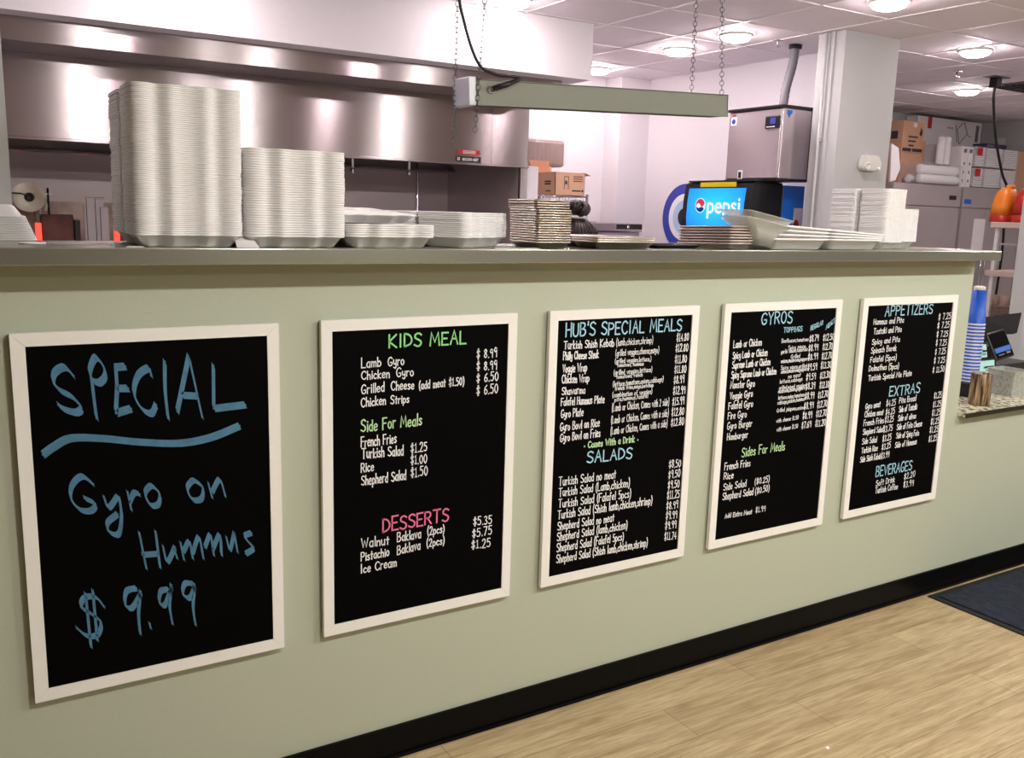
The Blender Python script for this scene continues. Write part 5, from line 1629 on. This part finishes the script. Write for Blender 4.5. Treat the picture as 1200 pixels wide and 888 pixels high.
for i, x in enumerate((9.12, 9.22)):
    t = thing('cup_sleeve', ('left', 'right')[i] + ' clear sleeve of white cups standing upright between the cartons', 'cup sleeve', (x, 3.85, FT + .222), 0, 'clear cup sleeves')
    prof = [(.030, 0)]
    for q in range(14):
        prof += [(.044, .01 + q * .0195), (.041, .012 + q * .0195), (.042, .026 + q * .0195)]
    MB().lathe(prof + [(.03, .29)], seg=18).build('cups', 'foam', t)
    MB().lathe([(.047, .001), (.048, .15), (.047, .29), (.03, .305), (.02, .32)], seg=16, cap=False).build('sleeve', 'film', t)
t = thing('plastic_bag', 'clear plastic bag of white cups lying on the left refrigerator', 'plastic bag', (9.06, 3.85, FT))
b = MB()
for yy, zc in ((-.07, .058), (.06, .058), (-.06, .155)):
    pr = [(.03, -.36)]
    for q in range(20):
        pr += [(.050, -.355 + q * .032), (.046, -.352 + q * .032), (.047, -.328 + q * .032)]
    b.lathe(pr + [(.03, .29)], (0, yy, zc), 18, axis='X')
b.build('cup_rows', 'foam', t)
q = wrap_cover(None, -.40, .32, -.14, .14, 0, .222, .03, .008)
q.build('bag', 'film', t)

k = 0
for zz in (0, .222):
    for x0, x1 in ((9.60, 9.79), (9.80, 10.12), (10.13, 10.42)):
        lab = ('lower ', 'upper ')[zz > 0] + ('left', 'middle', 'right')[k % 3] + ' white foam bundle in clear plastic above the right refrigerator'
        k += 1
        t = thing('foam_bundle', lab, 'bundle', ((x0 + x1) / 2, 3.92, FT + zz), 0, 'bagged foam bundles')
        w = (x1 - x0) / 2
        b = MB()
        for s in range(9):
            b.box(-w + .012, w - .012, -.17, .17, .008 + s * .0225, .027 + s * .0225, .006)
        b.build('foam_sheets', 'foam', t)
        wrap_cover(None, -w, w, -.19, .19, 0, .219, .02, .006).build('wrap', 'film', t)
        if x0 < 9.7:
            MB().box(-w + .0, -w + .09, -.196, -.1925, .12, .20).build('red_corner', 'red', t, 'red printed corner')
t = carton('brown_box', 'brown cardboard box at the far right above the refrigerators', 10.46, 10.80, 3.82, 4.2, FT, 2.52)
t = carton('flat_box', 'flat dark navy box lying on the foam bundles', 9.92, 10.32, 3.84, 4.0, FT + .445, FT + .492, m='navy_box', tape=False)
MB().box(-.18, -.05, -.0815, -.0803, .012, .036).build('print', 'conduit', t)
t = thing('paper_bag', 'white paper sheet stack leaning at the left end of the refrigerator top', 'paper', (8.27, 3.74, FT))
MB().prism([(-.08, 0, 0), (-.0, 0, .02), (.06, 0, .14), (.0, 0, .34), (-.12, 0, .38)], (0, .02, 0)).build('sheet', 'paper', t)
t = thing('rolled_plastic', 'roll of clear plastic standing on the right foam bundles', 'plastic roll', (10.28, 3.9, FT + .493))
MB().lathe([(.05, 0), (.055, .01), (.055, .07), (.03, .09), (.0, .092)], seg=18).build('roll', 'film', t)

# ------------------------------------------------------------------ shelf unit behind the register
t = thing('storage_rack', 'pale metal rack behind the register holding the orange jugs', 'rack', (7.22, 1.56, 0), -PI / 2)
for sx in (-.29, .29):
    for sy in (-.20, .20):
        MB().box(sx - .014, sx + .014, sy - .014, sy + .014, 0, 1.66).build('post', 'white_plastic', t)
for zz in (1.66, 1.285, .885, .4):
    MB().box(-.335, .335, -.235, .235, zz, zz + .045, .004).build('shelf', 'fixture' if zz > 2 else 'kraft', t)
MB().box(-.29, .29, -.21, -.2, 1.53, 1.545).build('rail', 'chrome', t)
o = MB().box(.00, .21, -.252, -.249, 1.50, 1.655).build('notice', 'paper', t, 'white paper notice')
o = MB().prism([(-.02, -.25, 1.33), (.26, -.25, 1.33), (.26, -.25, 1.53), (.0, -.25, 1.53)], (0, .003, 0)).build('paper_sheet', 'paper', t, 'large white sheet with yellow clip')
MB().box(-.01, .08, -.256, -.250, 1.50, 1.545, .01).build('clip', 'yellow', o, 'yellow clip')


def jug(x, col, lab, handle):
    t = thing('juice_jug', lab, 'jug', (7.10, x, 1.706), -PI / 2, 'plastic jugs on the rack')

    def oval(w, d, z, ox=0):
        return [(ox * .6 + w * .68 * math.copysign(abs(math.cos(a)) ** .7, math.cos(a)), d * math.copysign(abs(math.sin(a)) ** .7, math.sin(a)), z) for a in [2 * PI * i / 28 for i in range(28)]]
    MB().loops([oval(.115, .09, .055), oval(.112, .088, .12, .006), oval(.10, .08, .20, .018), oval(.075, .065, .245, .03), oval(.045, .045, .265, .038)]).build('body', col, t)
    MB().loops([oval(.116, .091, 0), oval(.118, .093, .01), oval(.117, .092, .054), oval(.10, .08, .0545)]).build('base_band', 'red_plastic', t)
    MB().lathe([(.03, .262), (.032, .27), (.03, .285), (0, .287)], (.038, 0, 0), 16).build('cap', col, t)
    if handle:
        MB().tube(smooth_pts([(.03, -.085, .19), (.04, -.13, .18), (.05, -.13, .10), (.05, -.093, .08)], 5), .012).build('handle', col, t)


jug(1.875, 'orange', 'orange plastic jug with a dark red base band on the rack', False)
jug(1.70, 'red_plastic', 'dark red plastic jug with handle on the rack, cut by the wall end', True)
for i in range(9):
    put(MB().lathe([(.07, 0), (.105, .004), (.13, .014), (.127, .014), (.10, .007), (0, .006)], seg=28).mesh('plate', 'kraft') if i == 0 else bpy.data.meshes['plate'], 'plate', (7.13, 1.78, .932 + i * .0135), 0,
        ('bottom' if i == 0 else 'topmost' if i == 8 else ordinal(i + 1) + ' from the bottom') + ' paper plate of the stack on the rack', 'plate', 'paper plates on the rack')
for i, x in enumerate((1.87, 1.78, 1.69)):
    t = thing('cup', ('left', 'middle', 'right')[i] + ' small pale cup above the plate stack on the rack', 'cup', (7.13, x, 1.056), 0, 'small cups on the rack')
    MB().lathe([(.03, 0), (.032, .0), (.040, .075), (.0375, .075), (.029, .004), (0, .004)], seg=20).build('cup_body', 'kraft', t)

# ceiling sprinklers, vent and hanging cord
for x, y, lab in ((5.00, 2.38, 'sprinkler head on the ceiling left of the grey column'), (7.05, 2.37, 'sprinkler head on the ceiling near the hanging black cord')):
    t = thing('sprinkler', lab, 'sprinkler', (x, y, CEIL - .001), 0, 'ceiling sprinklers')
    MB().lathe([(.035, 0), (.035, -.004), (.01, -.006), (.01, -.03), (.0, -.03)], seg=16).build('escutcheon', 'chrome', t)
    MB().lathe([(.0, -.042), (.022, -.042), (.022, -.045), (.0, -.046)], seg=16).build('deflector', 'chrome', t)
    MB().tube([(-.008, 0, -.03), (-.012, 0, -.036), (0, 0, -.043)], .002).build('arm', 'chrome', t)
t = thing('air_vent', 'dark ceiling air vent at the right edge', 'vent', (8.3, 2.41, CEIL))
MB().box(-.33, .33, -.28, .28, -.012, -.006).build('frame', 'conduit', t)
for q in range(9):
    MB().box(-.3, .3, -.26 + q * .06, -.235 + q * .06, -.02, -.0125).build('slat', 'dark_metal', t)
t = thing('drop_cord', 'black power cord hanging from a ceiling outlet box at the right', 'cord', (7.56, 2.35, CEIL))
MB().box(-.12, .12, -.05, .05, -.008, -.001).build('ceiling_plate', 'conduit', t)
MB().box(-.035, .035, -.035, .035, -.085, -.009, .005).build('outlet_box', 'black', t)
MB().tube(smooth_pts([(0, 0, -.08), (.005, 0, -.2), (.07, -.02, -.5), (.17, -.05, -.78), (.235, -.07, -.9), (.23, -.07, -1.05), (.28, -.07, -1.4), (.3, -.05, -1.9)], 6), .011).build('cable', 'black', t)

# ------------------------------------------------------------------ register area on the granite ledge
GZ = .8465
me_c = MB().lathe([(.045, 0), (.046, .003), (.0435, .008), (.031, .17), (.0, .17)], seg=24)
me_c = me_c.mesh('paper_cup', ['cup_white', 'cup_blue'])
for p in me_c.polygons:
    z = p.center.z
    p.material_index = 1 if (.010 < z < .145) else 0
ncup = 18
for i in range(ncup):
    put(me_c, 'paper_cup', (4.252, .25, .918 + i * .0165), 0, ('bottom' if i == 0 else 'topmost' if i == ncup - 1 else ordinal(i + 1) + ' from the bottom') + ' upturned blue paper cup of the stack beside the wall end', 'paper cup', 'stacked blue paper cups')
me_b = MB().box(-.06, .06, -.06, .06, 0, .07, .004).mesh('cup_stand', 'black')
put(me_b, 'cup_stand', (4.252, .25, GZ), 0, 'black block under the blue cup stack', 'stand', None)
t = put(MB().lathe([(.02, 0), (.026, .004), (.026, .014), (.018, .018), (0, .018)], seg=18).mesh('cream_cap', 'rollpaper'), 'cream_cap', (4.252, .25, .918 + 17 * .0165 + .1705), 0, 'small cream cap on top of the blue cup stack', 'cup', None)  # cream cap closing the tip of the cup stack

t = thing('stick_holder', 'brown streaked round holder at the front of the granite ledge', 'holder', (4.085, .085, GZ))
MB().lathe([(.044, 0), (.047, .004), (.047, .147), (.045, .15), (.042, .147), (.042, .01), (0, .008)], seg=28).build('holder_body', 'streak', t)
t = thing('zinc_planter', 'square galvanised metal pot on the granite ledge', 'pot', (4.49, .19, GZ))
b = MB()
b.loops([sq(.122, .128, 0, .006, 2), sq(.136, .142, .118, .006, 2), sq(.142, .148, .12, .006, 2), sq(.142, .148, .126, .006, 2), sq(.130, .136, .126, .006, 2), sq(.116, .122, .01, .006, 2)])
for f in b.bm.faces:
    f.smooth = False
b.build('pot_body', 'galv', t)
MB().box(-.055, .055, -.058, .058, .04, .06).build('filling', 'conduit', t)

t = thing('card_terminal', 'black card payment terminal with blue screen band, tilted on its stand', 'payment terminal', (4.76, .42, GZ))
m = Matrix.Translation((.015, 0, .20)) @ Matrix.Rotation(math.radians(-14), 4, 'Z') @ Matrix.Rotation(math.radians(-14), 4, 'Y') @ Matrix.Rotation(math.radians(-22), 4, 'X') @ Matrix.Scale(.74, 4)
MB().box(-.085, .085, -.012, .012, -.105, .105, .012, 0, m).build('terminal_body', 'black', t)
o = MB().box(-.072, .072, -.0145, -.0125, -.09, .092, 0, 0, m).build('screen', 'board', t)
MB().box(-.068, .068, -.016, -.0146, -.052, -.016, 0, 0, m).build('blue_band', 'pepsi_blue', o, 'bright blue button band')
b = MB()
b.box(-.04, .03, -.0168, -.0161, -.037, -.031, 0, 0, m)
b.box(-.05, .0, -.0158, -.0146, -.074, -.066, 0, 0, m)
b.box(.02, .055, -.0158, -.0146, -.074, -.058, 0, 0, m)
b.build('screen_marks', 'conduit', o)
MB().box(-.09, .09, -.06, .10, 0, .03, .008).build('base', 'black', t)
MB().prism([(-.04, .02, .03), (.04, .02, .03), (.03, .015, .19), (-.02, .015, .19)], (0, .03, 0)).build('neck', 'black', t)

t = thing('register_display', 'dark tilted register monitor seen from behind, right of the cups', 'monitor', (4.98, .62, GZ))
MB().prism([(-.20, -.10, .25), (-.12, -.02, .325), (.45, .07, .325), (.16, -.08, .235)], (0.01, .03, -.012)).build('monitor_shell', 'monitor', t)
MB().prism([(-.12, .03, .0), (.08, .03, .0), (.05, .03, .27), (-.08, .03, .27)], (0, .05, 0)).build('stand', 'black', t)
MB().box(-.25, .35, -.08, .06, 0, .06, .008).build('base', 'black', t)
MB().box(-.32, -.10, .02, .10, .0, .25, .01).build('side_screen', 'black', t)
for i, (x, y, z, lab) in enumerate(((4.575, .40, 1.026, 'upper pale teal card in a black holder behind the cup stack'), (4.605, .37, .945, 'lower pale teal card in a black holder behind the brown holder'))):
    t = thing('card_holder', lab, 'card', (x, y, GZ), 0, 'teal cards by the register')
    zz = z - GZ
    MB().box(-.075, .075, .012, .03, 0, zz + .04, .003).build('holder', 'black', t)
    o = MB().prism([(-.07, 0, zz - .034), (.066, 0, zz - .034), (.052 if i == 0 else .064, .006, zz + .034), (-.07, .006, zz + .034)], (0, .004, 0)).build('card', 'teal', t)
    b = MB()
    b.box(-.03, .05, -.003, -.0005, zz - .004, zz + .006)
    b.box(-.01, .05, -.003, -.0005, zz - .018, zz - .014)
    b.build('print', 'ink', o)

# a floor-level note: small loose paper speck on the planks
put(MB().prism([(0, 0, 0), (.016, .004, 0), (.014, .014, 0), (.003, .012, 0)], (0, 0, .0015)).mesh('paper_crumb', 'paper'), 'paper_crumb', (2.30, -.62, .0005), 0, 'tiny white paper crumb on the wood floor', 'litter', None)
